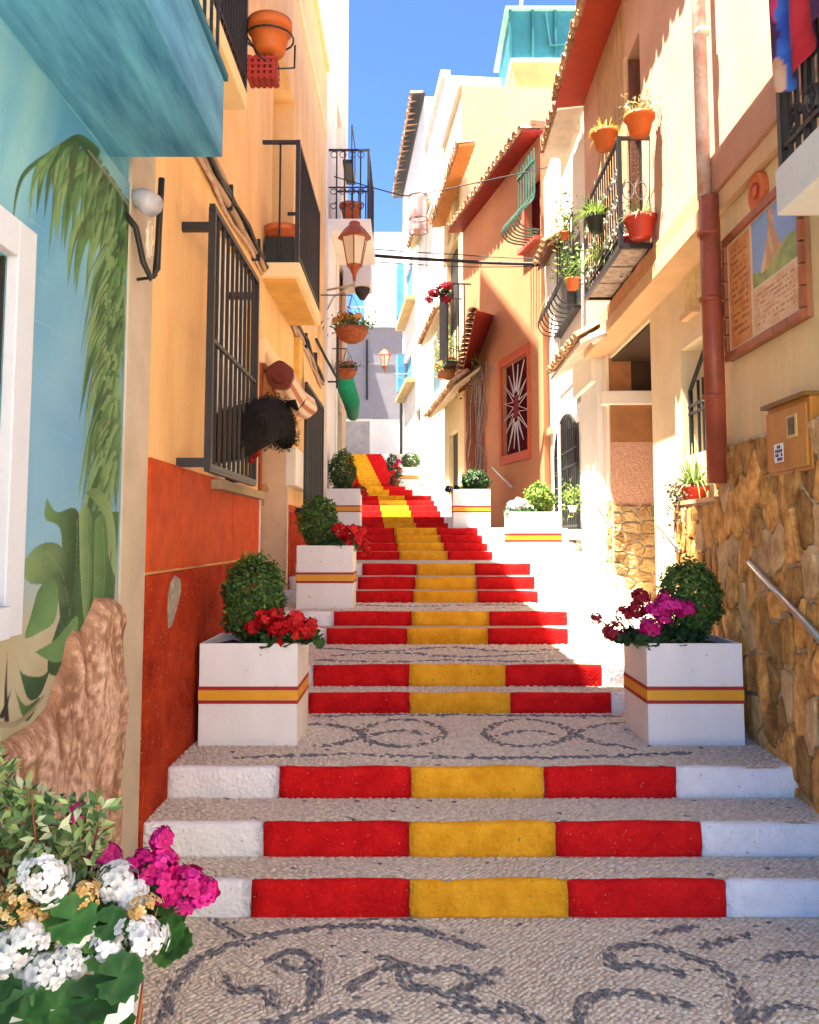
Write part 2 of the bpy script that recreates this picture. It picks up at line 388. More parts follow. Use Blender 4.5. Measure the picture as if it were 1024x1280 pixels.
for i, (d, z0, z1, sh) in enumerate(STEPS):
    nd = STEPS[i + 1][0] if i + 1 < len(STEPS) else 46
    far = d > 13
    xl = -1.34 if d < 17 else -1.3 + sh - 1.6
    if 16 < nd and d < 17: xl = -1.34
    xr0, xr1 = right_edge(d) + .12, right_edge(min(nd, 45)) + .12
    mb = MB().hexa([(xl, d, z0 - .3), (xr0, d, z0 - .3), (xr1, nd + .05, z0 - .3), (xl, nd + .05, z0 - .3), (xl, d, z1), (xr0, d, z1), (xr1, nd + .05, z1), (xl, nd + .05, z1)])
    st = part('step', mb, concrete if d < 8.5 else M('worn tread concrete', (.50, .46, .40), var=.2, scale=10, bump=.6, bscale=90), stair)
    e = [-.69, 0, .69, 1.38]
    if d > 8: e = [-.60, 0, .64, 1.25]
    if d > 11: e = [-.58, .03, .65, 1.23]
    if d > 17: e = [-.60, .03, .66, 1.30]
    e = [x + sh for x in e]
    xw = right_edge(d) - (0 if d > 4 else -.02)
    if d > 17: xw = min(xw, e[3] + .45)
    segs = [(max(xl, e[0] - .6) if d > 17 else -1.28, e[0], st_wht), (e[0], e[1], st_red), (e[1], e[2], st_yel), (e[2], e[3], st_red), (e[3], xw, st_wht)]
    for k, (a, b, m_) in enumerate(segs):
        if b - a > .04: riser_panel(a + .001, b - .001, d, z0, z1, m_, i * 7 + k, d < 12.8, st)
    if 9 < d < 24 and nd - d < .8:   # the bands run up over the small treads too? only the nosing shows from below
        pass

# pebbles, set in mortar: pale field with dark slate scrolls
def curve_world(pts, z): return np.array([onZ(px, py, z) for px, py in pts])
def dense(c, step=.012):
    out = []
    # Catmull-Rom through the points
    P = [c[0]] + list(c) + [c[-1]]
    for i in range(1, len(P) - 2):
        p0, p1, p2, p3 = P[i - 1], P[i], P[i + 1], P[i + 2]; n = max(2, int(np.hypot(*(p2 - p1)) / step))
        for k in range(n):
            t = k / n; out.append(.5 * ((2 * p1) + (-p0 + p2) * t + (2 * p0 - 5 * p1 + 4 * p2 - p3) * t * t + (-p0 + 3 * p1 - 3 * p2 + p3) * t ** 3))
    out.append(c[-1]); return np.array(out)
FORE = [[(205, 1278), (215, 1235), (250, 1200), (300, 1178), (370, 1163), (450, 1158), (530, 1165), (600, 1186)],
        [(268, 1150), (292, 1166), (312, 1180)], [(450, 1152), (480, 1146), (515, 1150)],
        [(335, 1200), (362, 1190), (388, 1196), (394, 1220), (388, 1250), (362, 1272), (330, 1279)],
        [(284, 1224), (300, 1240), (330, 1238), (345, 1258)], [(352, 1205), (372, 1214), (390, 1206)],
        [(436, 1236), (470, 1216), (500, 1206), (530, 1214), (570, 1212), (612, 1228)], [(476, 1198), (500, 1206), (510, 1232), (540, 1238), (590, 1250)],
        [(556, 1256), (590, 1262), (618, 1268)], [(400, 1278), (430, 1266), (480, 1272)],
        [(849, 1217), (810, 1207), (768, 1206), (764, 1190), (805, 1180), (840, 1190), (883, 1204), (914, 1225), (927, 1251), (922, 1279)],
        [(857, 1256), (797, 1243), (753, 1243), (727, 1256), (722, 1279)], [(880, 1184), (905, 1176), (930, 1170)], [(822, 1166), (845, 1162), (866, 1160)],
        [(580, 1236), (600, 1224), (620, 1216)], [(628, 1254), (650, 1266), (672, 1277)], [(960, 1200), (990, 1192), (1015, 1196)], [(930, 1278), (970, 1262), (1010, 1258)]]
LAND = [[(300, 948), (420, 944), (520, 946), (640, 948), (760, 946), (860, 942)], [(395, 896), (500, 894), (640, 895), (770, 896)],
        [(452, 918), (470, 905), (505, 900), (540, 906), (556, 917), (535, 929), (500, 934), (468, 929), (452, 918)],
        [(392, 906), (420, 908), (452, 918), (425, 930), (390, 934)], [(470, 918), (500, 914), (530, 918)],
        [(606, 917), (625, 904), (660, 900), (695, 906), (716, 917), (690, 930), (655, 934), (622, 929), (606, 917)],
        [(716, 917), (745, 908), (778, 904)], [(716, 917), (745, 928), (790, 936)], [(630, 918), (660, 914), (690, 918)]]
LAND2 = [[(395, 826), (480, 828), (560, 826), (650, 828), (740, 826)], [(400, 811), (480, 815), (560, 810), (640, 815), (715, 811)], [(420, 820), (500, 817), (580, 822), (680, 818)]]
def pebbles(x0, x1, y0, y1, z, sx, sy, curves, cz, band, skip=None):
    V = []; F = []; VD = []; FD = []
    D = [dense(curve_world(c, cz)) for c in curves]
    pts = np.concatenate(D) if D else np.zeros((0, 2)); tang = np.concatenate([np.gradient(d, axis=0) for d in D]) if D else np.zeros((0, 2))
    ny = int((y1 - y0) / sy); nx = int((x1 - x0) / sx)
    gx, gy = np.meshgrid(np.arange(nx), np.arange(ny)); gx = gx.ravel(); gy = gy.ravel()
    X = x0 + (gx + .5 * (gy % 2) + .25) * sx + RNG.uniform(-.22, .22, gx.size) * sx; Y = y0 + (gy + .5) * sy + RNG.uniform(-.22, .22, gx.size) * sy
    A = np.array([noise.noise((x * 1.1, y * 1.1, 4.)) for x, y in zip(X, Y)]) * 1.3 + RNG.normal(0, .22, X.size)
    dark = np.zeros(X.size, bool)
    if len(pts):
        for s in range(0, X.size, 2000):
            d2 = (X[s:s + 2000, None] - pts[:, 0]) ** 2 + (Y[s:s + 2000, None] - pts[:, 1]) ** 2; j = d2.argmin(1); dm = np.sqrt(d2[np.arange(len(j)), j])
            near = dm < band * 2.2; aa = np.arctan2(tang[j, 1], tang[j, 0]); A[s:s + 2000][near] = aa[near] + RNG.normal(0, .2, near.sum())
            dark[s:s + 2000] = (dm < band * RNG.uniform(.75, 1.1, dm.size)) & (RNG.random(dm.size) < .84)
    dark |= RNG.random(X.size) < .008
    ca, sa = np.cos(A), np.sin(A); L = sx * RNG.uniform(.42, .60, X.size); W = sy * RNG.uniform(.40, .56, X.size) ; Hh = np.minimum(L, W) * RNG.uniform(.55, 1.0, X.size)
    L = np.where(dark, L * 1.12, L); W = np.where(dark, W * 1.12, W)
    ring = [(math.cos(2 * math.pi * k / 7), math.sin(2 * math.pi * k / 7)) for k in range(7)]
    v = np.zeros((X.size, 15, 3))
    for k, (c, s) in enumerate(ring):
        j = RNG.uniform(.85, 1.12, X.size)
        for q, (sc, h) in enumerate(((1, -.25), (.74, .72))):
            lx, ly = L * c * sc * j, W * s * sc * j
            v[:, q * 7 + k] = np.stack([X + lx * ca - ly * sa, Y + lx * sa + ly * ca, z + Hh * h], 1)
    v[:, 14] = np.stack([X, Y, z + Hh], 1)
    fl = []
    for k in range(7): k2 = (k + 1) % 7; fl += [(k, k2, 7 + k2), (k, 7 + k2, 7 + k), (7 + k, 7 + k2, 14)]
    fl = np.array(fl)
    if skip is not None: keep = ~skip(X, Y)
    else: keep = np.ones(X.size, bool)
    res = []
    for msk in (keep & ~dark, keep & dark):
        vv = v[msk]; n = len(vv); res.append((vv.reshape(-1, 3), (fl[None] + np.arange(n)[:, None, None] * 15).reshape(-1, 3)))
    return res
PALE, DARK = [], []
for args in ((-1.28, 2.05, 2.15, 3.94, 0, .030, .0165, FORE, 0, .029),
             (-1.28, 2.05, 3.985, 4.262, .144, .034, .0185, [], 0, .03), (-1.28, 2.05, 4.295, 4.672, .291, .034, .0185, [], 0, .03),
             (-1.28, 2.08, 4.705, 6.08, .441, .036, .0205, LAND, .441, .032), (-1.28, 2.08, 6.115, 6.36, .575, .042, .024, [], 0, .03),
             (-1.28, 2.1, 6.395, 7.57, .722, .046, .027, LAND2, .722, .04), (-1.28, 2.1, 7.865, 8.85, .977, .05, .03, [[(440, 757), (520, 759), (600, 757), (690, 758)]], .977, .05)):
    a, b = pebbles(*args); PALE.append(a); DARK.append(b)
for nm, lst, m_ in (('pale_pebbles', PALE, peb_l), ('dark_pebbles', DARK, peb_d)):
    off = 0; VV = []; FF_ = []
    for v, f_ in lst: VV.append(v); FF_.append(f_ + off); off += len(v)
    o = link(nm, npmesh(nm, np.concatenate(VV), np.concatenate(FF_), m_, smooth=True), stair); o['kind'] = 'stuff'

# ------------------------------------------------------------------ plants (leaf by leaf)
def leaf_cloud(P, Nn, size, asp, cols, droop=.0, fold=.25, spread=.8, rng=RNG):
    """P points, Nn preferred facing; each leaf a folded kite of two triangles"""
    n = len(P); T = rng.normal(size=(n, 3)); T += 0; T[:, 2] -= droop
    Nn = Nn + rng.normal(size=(n, 3)) * spread; Nn /= np.linalg.norm(Nn, axis=1, keepdims=True)
    T -= Nn * (T * Nn).sum(1, keepdims=True); T /= np.linalg.norm(T, axis=1, keepdims=True); B = np.cross(Nn, T)
    s = size * rng.uniform(.7, 1.25, (n, 1)); w = s * asp * .5
    V = np.stack([P, P + T * s * .5 + B * w + Nn * s * fold * .5, P + T * s, P + T * s * .5 - B * w + Nn * s * fold * .5], 1).reshape(-1, 3)
    i = np.arange(n)[:, None] * 4; Fc = np.concatenate([i + [[0, 1, 2]], i + [[0, 2, 3]]])
    return V, Fc, np.repeat(cols, 4, 0)
def pick_cols(n, pal, jit=.25, rng=RNG):
    pal = np.array(pal); c = pal[rng.integers(0, len(pal), n)]; return np.clip(c * rng.uniform(1 - jit, 1 + jit, (n, 1)), 0, 1)
GREEN_BOX = [(.045, .11, .025), (.065, .15, .03), (.04, .09, .03), (.10, .20, .03), (.055, .125, .045)]
GREEN_FRESH = [(.10, .22, .03), (.14, .28, .04), (.07, .17, .03)]
GREEN_DARK = [(.015, .04, .018), (.02, .055, .02), (.03, .07, .025)]
GREEN_LIME = [(.20, .32, .05), (.28, .36, .07), (.14, .26, .05)]
RED = [(.62, .008, .012), (.72, .02, .02), (.50, .004, .01)]
DRED = [(.26, .006, .03), (.34, .01, .03)]
PINK = [(.60, .008, .20), (.72, .03, .32), (.48, .004, .14)]
WHITE = [(.86, .86, .84), (.80, .82, .80), (.88, .86, .88)]
TAN = [(.72, .48, .18), (.80, .62, .32), (.62, .36, .12)]
ORANGE = [(.80, .30, .05), (.80, .45, .12), (.75, .20, .05)]
def shrub(loc, rx, rz, label, n=2600, size=.032, pal=GREEN_BOX, top=GREEN_FRESH, group=None, name='box_shrub', stem=.08, rough=.24, asp=.55, rng=None, cat='shrub'):
    """clipped shrub: stem with limbs and a crown of single leaves with an uneven outline"""
    t = thing(name, label, cat, loc, group); rng = rng or np.random.default_rng(int(abs(loc[0] * 1000) + loc[1] * 777) % 99999)
    d = rng.normal(size=(n, 3)); d /= np.linalg.norm(d, axis=1, keepdims=True)
    s0 = rng.uniform(0, 50)
    lump = np.array([noise.noise((x * 2.4 + s0, y * 2.4, z * 2.4)) + .5 * noise.noise((x * 6 + s0, y * 6, z * 6)) for x, y, z in d])
    rad = (1 + rough * lump) * rng.uniform(.45, 1.0, n) ** .33
    P = d * rad[:, None] * [rx, rx, rz] + [0, 0, stem + rz]
    cols = pick_cols(n, pal, .3, rng); tip = (rad > .93) & (rng.random(n) < .42 + .4 * d[:, 2]); cols[tip] = pick_cols(tip.sum(), top, .25, rng)
    V, Fc, cl = leaf_cloud(P, d + [0, 0, .3], size, asp, cols, spread=.55, rng=rng)
    o = link('crown', npmesh('crown', V, Fc, leafm, cl), t, (0, 0, 0)); o['kind'] = 'stuff'
    mb = MB().tube([(0, 0, -.06), (.01, 0, stem * .6), (0, .01, stem + rz)], [.016, .013, .008], 6)
    for k in range(7):
        a = k * 2.4; e = d[k] * [rx * .7, rx * .7, rz * .7]; mb.tube([(0, 0, stem * .6 + .02 * k), (e[0] * .5, e[1] * .5, stem + rz + e[2] * .3), (e[0], e[1], stem + rz + e[2])], [.008, .006, .003], 5)
    link('trunk', mkmesh('trunk', mb.v, mb.f, wood_dk), t, (0, 0, 0))
    return t
def round_leaf_mesh(r, col, rng, n=22):
    """a scalloped, cupped geranium leaf: centre, paler zone, ruffled rim"""
    v = [(0, 0, 0)]; cols = [[c * 1.3 for c in col]]; rings = ((.35, .04, 1.05), (.7, .10, .8), (1.0, .16, 1.15)); ph = rng.uniform(0, 6)
    for q, (rr, hz, tone) in enumerate(rings):
        for k in range(n):
            a = -math.pi + .22 + (2 * math.pi - .44) * k / (n - 1); e = r * rr * ((.95 + .07 * math.cos(k * math.pi)) if q == 2 else 1) * (1 - .16 * max(0, abs(a) - 2.5))
            v.append((e * math.cos(a), e * math.sin(a), r * hz + .07 * r * rr * math.sin(a * 5 + ph) + .05 * r * rr * math.sin(a * 2 + 2 * ph))); t = tone * rng.uniform(.9, 1.1) * (1.12 if k % 3 == 0 else 1); cols.append([c * t for c in col])
    f = [(0, k, k + 1) for k in range(1, n)]
    for q in range(2):
        for k in range(n - 1): a = 1 + q * n + k; f.append((a, a + n, a + n + 1, a + 1))
    return mkmesh('leaf', v, f, leafm, True, np.array(cols))
def head_mesh(R, pal, rng, florets=26, pr=.018):
    """an umbel: florets of five petals round a ball"""
    V = []; F = []; Cc = []
    for k in range(florets):
        zz = 1 - 1.55 * (k + .5) / florets; a = k * 2.39996; rr = math.sqrt(max(0, 1 - zz * zz)); nrm = Vector((rr * math.cos(a), rr * math.sin(a), zz))
        nrm = (nrm + Vector(rng.normal(0, .3, 3))).normalized(); c = nrm * R * rng.uniform(.62, 1.15); c.z *= .85
        e1 = nrm.orthogonal().normalized(); e2 = nrm.cross(e1); col = np.array(pal[rng.integers(len(pal))]) * rng.uniform(.8, 1.2); ph = rng.uniform(0, 2)
        for q in range(5):
            an = ph + q * 2 * math.pi / 5; dr = e1 * math.cos(an) + e2 * math.sin(an); sd = nrm.cross(dr); b = len(V); s = pr * rng.uniform(.7, 1.25)
            V += [c, c + dr * s * .6 + sd * s * .42 + nrm * s * .22, c + dr * s * 1.1 + sd * s * .2 + nrm * s * .12, c + dr * s * 1.1 - sd * s * .2 + nrm * s * .12, c + dr * s * .6 - sd * s * .42 + nrm * s * .22]
            F.append((b, b + 1, b + 2, b + 3, b + 4)); Cc += [np.clip(col * w, 0, 1) for w in (.65, 1, 1.06, 1.06, 1)]
    return mkmesh('flower_head', V, F, petalm, False, np.array(Cc))
HEADS = {}
def heads(key, R, pal, pr, fl=26):
    kk = (key, round(R, 3))
    if kk not in HEADS: HEADS[kk] = [head_mesh(R, pal, np.random.default_rng(31 * q + len(HEADS)), fl, pr) for q in range(3)]
    return HEADS[kk]
def geranium(loc, label, flowers, leaf_r=.035, nleaf=70, spread=(.22, .2, .14), pal=GREEN_DARK, group=None, name='geranium', cat='flowers', leaf_objs=False, rng=None, base=.02):
    """flowers: list of (dx,dy,dz,radius,key,palette)"""
    t = thing(name, label, cat, loc, group); rng = rng or np.random.default_rng(int(abs(loc[0] * 997) + loc[1] * 331) % 99999)
    meshes = [round_leaf_mesh(leaf_r, pal[k % len(pal)], rng) for k in range(4)]
    mb = MB(); VV = []; Fl = []; Cl = []
    for k in range(nleaf):
        a = rng.uniform(0, 2 * math.pi); q = rng.uniform(.1, 1) ** .5; x, y = spread[0] * q * math.cos(a), spread[1] * q * math.sin(a); zz = base + spread[2] * (1 - .7 * q * q) * rng.uniform(.4, 1.15)
        rot = (rng.normal(0, .45) - y / spread[1] * .7 * -1 * -1, rng.normal(0, .45) + x / spread[0] * .8, rng.uniform(0, 6.28)); s = rng.uniform(.7, 1.3)
        if k % 4 == 0: mb.tube([(x * .2, y * .2, 0), (x * .7, y * .7, zz * .7), (x, y, zz)], .003, 4)
        if leaf_objs:
            link('leaf', meshes[k % 4], t, (x, y, zz), rot=rot, sc=s)
        else:
            Mx = Matrix.LocRotScale((x, y, zz), Matrix.Rotation(rot[2], 3, 'Z') @ Matrix.Rotation(rot[0], 3, 'X') @ Matrix.Rotation(rot[1], 3, 'Y'), (s, s, s))
            me = meshes[k % 4]; b = len(VV); VV += [tuple(Mx @ v.co) for v in me.vertices]; Fl += [tuple(b + i for i in p.vertices) for p in me.polygons]
            cc = np.zeros(len(me.vertices) * 4, np.float32); me.attributes['tint'].data.foreach_get('color', cc); Cl.append(cc.reshape(-1, 4)[:, :3] * rng.uniform(.75, 1.3))
    for dx, dy, dz, R, key, fp in flowers: mb.tube([(dx * .3, dy * .3, 0), (dx * .7, dy * .7, dz * .6), (dx, dy, dz)], .004, 5)
    link('stems', mkmesh('stems', mb.v, mb.f, M('green stem', (.10, .17, .05), bump=0)), t, (0, 0, 0))
    if not leaf_objs:
        o = link('leaves', mkmesh('leaves', VV, Fl, leafm, False, np.concatenate(Cl)), t, (0, 0, 0)); o['kind'] = 'stuff'
    for k, (dx, dy, dz, R, key, fp) in enumerate(flowers):
        h = heads(key, R, fp, max(.012, R * .42), 30 if R > .05 else 18)[k % 3]
        link('flower_head', h, t, (dx, dy, dz), rot=(rng.normal(0, .4) , rng.normal(0, .3), rng.uniform(0, 6)))
    return t
# ------------------------------------------------------------------ planters
def planter(px0, px1, py, z, label, depth=.55, h=.585, rz=0., w=None, loc=None):
    if loc is None:
        a = onZ(px0, py, z) if abs(z - CZ) > .35 else None
        if a is None: raise ValueError
        b = onZ(px1, py, z); loc = ((a[0] + b[0]) / 2, a[1] + depth / 2, z); w = b[0] - a[0]
    t = thing('flower_planter', label, 'planter', loc, 'white planters with red and yellow stripes', rz)
    hw, hd = w / 2, depth / 2; th = .022; mb = MB()
    o4 = [(-hw, -hd), (hw, -hd), (hw, hd), (-hw, hd)]; i4 = [(-hw + th, -hd + th), (hw - th, -hd + th), (hw - th, hd - th), (-hw + th, hd - th)]
    mb.add([(x, y, 0) for x, y in o4] + [(x, y, h) for x, y in o4] + [(x, y, h) for x, y in i4] + [(x, y, h - .12) for x, y in i4],
           [(3, 2, 1, 0)] + [(k, (k + 1) % 4, 4 + (k + 1) % 4, 4 + k) for k in range(4)] + [(4 + k, 4 + (k + 1) % 4, 8 + (k + 1) % 4, 8 + k) for k in range(4)] + [(8 + k, 8 + (k + 1) % 4, 12 + (k + 1) % 4, 12 + k) for k in range(4)] + [(12, 13, 14, 15)])
    o = link('body', mkmesh('body', mb.v, mb.f, white_paint), t, (0, 0, 0)); bv = o.modifiers.new('b', 'BEVEL'); bv.width = .004; bv.segments = 2
    def ring(z0, z1, p, nm, m_):
        q = .004; mb = MB(); a4 = [(x + (p if x > 0 else -p), y + (p if y > 0 else -p)) for x, y in o4]
        mb.add([(x, y, z0) for x, y in a4] + [(x, y, z1) for x, y in a4] + [(x, y, z0) for x, y in o4] + [(x, y, z1) for x, y in o4],
               [(k, (k + 1) % 4, 4 + (k + 1) % 4, 4 + k) for k in range(4)] + [(4 + k, 4 + (k + 1) % 4, 12 + (k + 1) % 4, 12 + k) for k in range(4)] + [(8 + k, 8 + (k + 1) % 4, (k + 1) % 4, k) for k in range(4)])
        link(nm, mkmesh(nm, mb.v, mb.f, m_), t, (0, 0, 0))
    ring(h * .412, h * .445, .0035, 'red_stripe', stripe_r); ring(h * .447, h * .543, .0025, 'yellow_stripe', stripe_y); ring(h * .545, h * .58, .0035, 'red_stripe', stripe_r)
    mb = MB(); n = 8
    for i in range(n + 1):
        for j in range(n + 1): mb.v.append((-hw + th + (w - 2 * th) * i / n, -hd + th + (depth - 2 * th) * j / n, h - .05 + random.uniform(-.012, .012)))
    for i in range(n):
        for j in range(n): a = i * (n + 1) + j; mb.f.append((a, a + n + 1, a + n + 2, a + 1))
    link('soil', mkmesh('soil', mb.v, mb.f, soil_m), t, (0, 0, 0))
    return t
def top(t, dx, dy): return (t.location[0] + dx, t.location[1] + dy, t.location[2] + .585 - .05)
p = planter(247, 371, 933, .441, 'striped white planter beside the red wall on the lowest landing')
shrub(top(p, -.03, .05), .20, .265, 'round clipped box shrub in planter beside the red wall', n=6500, size=.029, stem=.02)
geranium(top(p, .2, -.12), 'bright red geranium spilling from planter beside the red wall',
         [(-.13, -.03, .17, .06, 'r', RED), (-.03, -.08, .13, .065, 'r', RED), (.05, -.02, .16, .068, 'r', RED), (.11, -.06, .12, .062, 'r', RED), (.02, -.12, .08, .064, 'r', RED), (-.2, -.04, .13, .045, 'r', RED), (.14, .02, .14, .05, 'r', RED), (-.07, .02, .2, .05, 'r', DRED)],
         nleaf=90, spread=(.2, .17, .12), pal=[(.03, .09, .02), (.04, .12, .02), (.025, .07, .02)])
p = planter(811, 932, 933, .441, 'striped white planter against the stone wall on the lowest landing', depth=.55)
shrub(top(p, .10, .10), .19, .255, 'dark clipped box shrub in planter against the stone wall', n=6500, size=.029, stem=.02, pal=GREEN_BOX)
geranium(top(p, -.17, -.10), 'magenta and dark red geranium in planter against the stone wall',
         [(.0, -.05, .23, .065, 'p', PINK), (.08, -.04, .25, .062, 'p', PINK), (.16, -.03, .235, .058, 'p', PINK), (-.06, -.08, .13, .066, 'p', PINK), (.05, .0, .29, .05, 'p', PINK), (.02, -.09, .19, .05, 'p', PINK),
          (-.09, 0, .31, .052, 'dr', DRED), (-.12, 0, .22, .06, 'dr', DRED), (-.2, -.02, .21, .05, 'dr', DRED), (-.27, -.05, .10, .06, 'dr', DRED), (-.36, .0, .18, .035, 'dr', DRED)],
         nleaf=100, spread=(.24, .2, .13), pal=[(.02, .06, .02), (.03, .08, .02), (.015, .045, .02)])
p = planter(370, 441, 762, .977, 'striped white planter in front of the second red dado', depth=.5)
shrub(top(p, -.09, .05), .19, .25, 'box shrub with pale new shoots beside red geranium on left steps', n=3000, size=.038, stem=.02)
geranium(top(p, .19, -.1), 'scarlet geranium reaching over the red steps',
         [(-.06, -.02, .19, .07, 'r', RED), (.04, -.04, .17, .075, 'r', RED), (.1, -.06, .1, .065, 'r', RED), (.17, -.04, .05, .06, 'r', RED), (0, -.05, .07, .06, 'r', RED), (.12, 0, .18, .06, 'r', RED), (.19, -.02, -.0, .05, 'r', RED)],
         nleaf=70, spread=(.2, .16, .12), pal=[(.03, .08, .02), (.04, .11, .02)])
p = planter(640, 692, 702, 1.342, 'sunlit striped planter beside the barred arch of the white house', loc=(1.46, 10.4, 1.342), w=.6)
shrub(top(p, .10, .06), .17, .19, 'sunlit lime green shrub in planter by the white house', n=2000, size=.045, pal=GREEN_LIME, top=GREEN_LIME, stem=.02)
geranium(top(p, -.14, -.08), 'white flowers in planter by the white house', [(-.1, -.02, .12, .07, 'w', WHITE), (.0, -.05, .14, .07, 'w', WHITE), (.08, -.04, .08, .065, 'w', WHITE), (-.14, -.04, .04, .06, 'w', WHITE), (-.03, 0, .19, .05, 'w', WHITE)],
         nleaf=60, spread=(.2, .16, .12), pal=[(.06, .14, .03), (.04, .1, .03)])
p = planter(0, 0, 0, 0, 'striped planter in front of the terracotta house', loc=(.93, 13.3, level(13)), w=.56)
shrub(top(p, .08, .05), .21, .17, 'very dark green shrub in planter in front of the terracotta house', n=2200, size=.045, pal=GREEN_DARK, top=GREEN_BOX, stem=.02)
geranium(top(p, -.24, .05), 'black leaved trailing plant on planter in front of the terracotta house', [(-.05, -.05, .06, .05, 'w', WHITE)], nleaf=40, spread=(.14, .14, .1), pal=[(.02, .03, .02), (.03, .05, .025)], leaf_r=.045)
p = planter(0, 0, 0, 0, 'striped planter beyond the cream pilaster on the left', loc=(-.98, 13.1, level(13) - .002), w=.5)
shrub(top(p, -.03, .0), .2, .31, 'tall dark shrub in planter beyond the cream pilaster', n=2400, size=.045, pal=GREEN_DARK + GREEN_BOX, stem=.02)
geranium(top(p, .2, -.1), 'orange red geranium in planter beyond the cream pilaster', [(.0, -.02, .08, .06, 'o', RED), (.06, 0, .02, .06, 'o', ORANGE), (.12, -.02, -.03, .05, 'o', RED)], nleaf=30, spread=(.13, .12, .1), pal=GREEN_BOX)
p = planter(0, 0, 0, 0, 'small striped planter beside the highest steps', loc=(-.02, 25.6, level(25.6)), w=.58)
shrub(top(p, .05, .0), .27, .24, 'spiky green shrub in planter beside the highest steps', n=900, size=.09, pal=GREEN_BOX, asp=.3, stem=.02)
geranium((-.36, 25.3, level(25.3)), 'red flowers growing beside the highest steps', [(-.03, 0, .62, .09, 'r', RED), (.07, 0, .5, .09, 'r', RED), (-.12, 0, .42, .08, 'r', RED), (.03, .1, .75, .08, 'p', PINK)], nleaf=40, spread=(.2, .2, .5), pal=GREEN_DARK, leaf_r=.06)
shrub((-.55, 27.6, level(27.6)), .17, .3, 'small dark ball topped bush on the highest steps', n=900, size=.06, pal=GREEN_DARK, top=GREEN_DARK, stem=.25, name='dark_bush')
# foreground planter, turned a little, with its mixed flowers
FPL = (-.97, 2.5, 0)
p = planter(0, 0, 0, 0, 'striped white planter full of white and pink flowers by the mural wall', loc=FPL, w=.44, depth=.36, h=.585, rz=math.radians(13))
def fl_at(lst, key, pal, d, r0=None):
    out = []
    for px, py, r in lst:
        x, z = onY(px, py, d); out.append((x - FPL[0], d - FPL[1], z - .5, r * d / FPX, key, pal))
    return out
fb = (FPL[0], FPL[1], .5)
def fore(name, label, fl, leaves, pal, cat='flowers', leaf_r=.055):
    t = thing(name, label, cat, fb); rng = np.random.default_rng(len(label) * 3)
    ms = [round_leaf_mesh(leaf_r, pal[k % len(pal)], rng, 22) for k in range(5)]; mb = MB()
    for k, (px, py, d, s) in enumerate(leaves):
        x, z = onY(px, py, d); p = Vector((x - fb[0], d - fb[1], z - fb[2]))
        q = (Vector((0, -.9, .75)) + Vector(rng.normal(0, .35, 3))).to_track_quat('Z', 'Y').to_euler()
        link('leaf', ms[k % 5], t, tuple(p), rot=(q.x, q.y, q.z), sc=s)
        mb.tube([(p.x * .3, max(p.y, -.1) * .3, -.02), tuple(p * .75 + Vector((0, .03, .0))), tuple(p)], .0035, 5)
    for k, (dx, dy, dz, R, key, fp) in enumerate(fl):
        n = 34 if key != 'tan' else 46
        h = heads(key + 'F%d' % (k % 2), round(R, 2), fp, .021 if key != 'tan' else .012, n)[k % 3]
        link('flower_head', h, t, (dx, dy, dz), rot=(.7 + rng.normal(0, .25), rng.normal(0, .3), rng.uniform(0, 6)), sc=R / round(R, 2) * .95)
        mb.tube([(dx * .3, .05, -.02), (dx * .8, dy * .5 + .03, dz * .7), (dx, dy + .02, dz)], .005, 5)
    link('stems', mkmesh('stems', mb.v, mb.f, M('green stem', (.10, .17, .05), bump=0)), t, (0, 0, 0))
    return t
rg = random.Random(3)
GL = [(.03, .10, .02), (.04, .14, .025), (.025, .075, .02), (.05, .15, .03)]
fore('geranium', 'white geranium with dried tan heads in planter by the mural wall',
     fl_at([(57, 1098, 31), (12, 1188, 30), (60, 1215, 33), (30, 1228, 22), (175, 1172, 32), (136, 1182, 20), (90, 1200, 22), (38, 1172, 24), (100, 1165, 16)], 'w', WHITE, 2.33) +
     fl_at([(148, 1105, 24), (165, 1120, 18)], 'w', WHITE, 2.42) + fl_at([(105, 1120, 19), (22, 1128, 28), (88, 1180, 22), (180, 1138, 22), (45, 1150, 20), (78, 1195, 15), (105, 1210, 15)], 'tan', TAN, 2.36),
     [(rg.uniform(-25, 160), rg.uniform(1140, 1290), rg.uniform(2.30, 2.42), rg.uniform(.7, 1.25)) for _ in range(52)] + [(120, 1250, 2.24, 1.3), (70, 1262, 2.24, 1.3), (150, 1222, 2.26, 1.1), (30, 1275, 2.22, 1.3), (100, 1285, 2.22, 1.2), (0, 1255, 2.24, 1.2)], GL)
fore('geranium', 'hot pink geranium leaning out over the lowest steps',
     fl_at([(180, 1085, 22), (205, 1078, 18), (202, 1050, 13), (206, 1098, 27), (234, 1110, 26), (222, 1132, 18), (256, 1114, 14), (215, 1118, 18), (97, 1018, 12)], 'p', PINK, 2.48) + fl_at([(132, 1074, 18), (140, 1125, 20), (125, 1110, 15), (160, 1143, 15)], 'dp', [(.45, .02, .14), (.6, .02, .22)], 2.52),
     [(rg.uniform(100, 225), rg.uniform(1110, 1190), rg.uniform(2.46, 2.56), rg.uniform(.6, 1.0)) for _ in range(26)] + [(212, 1165, 2.42, .9), (218, 1178, 2.44, .8), (205, 1190, 2.46, .7)], GL)
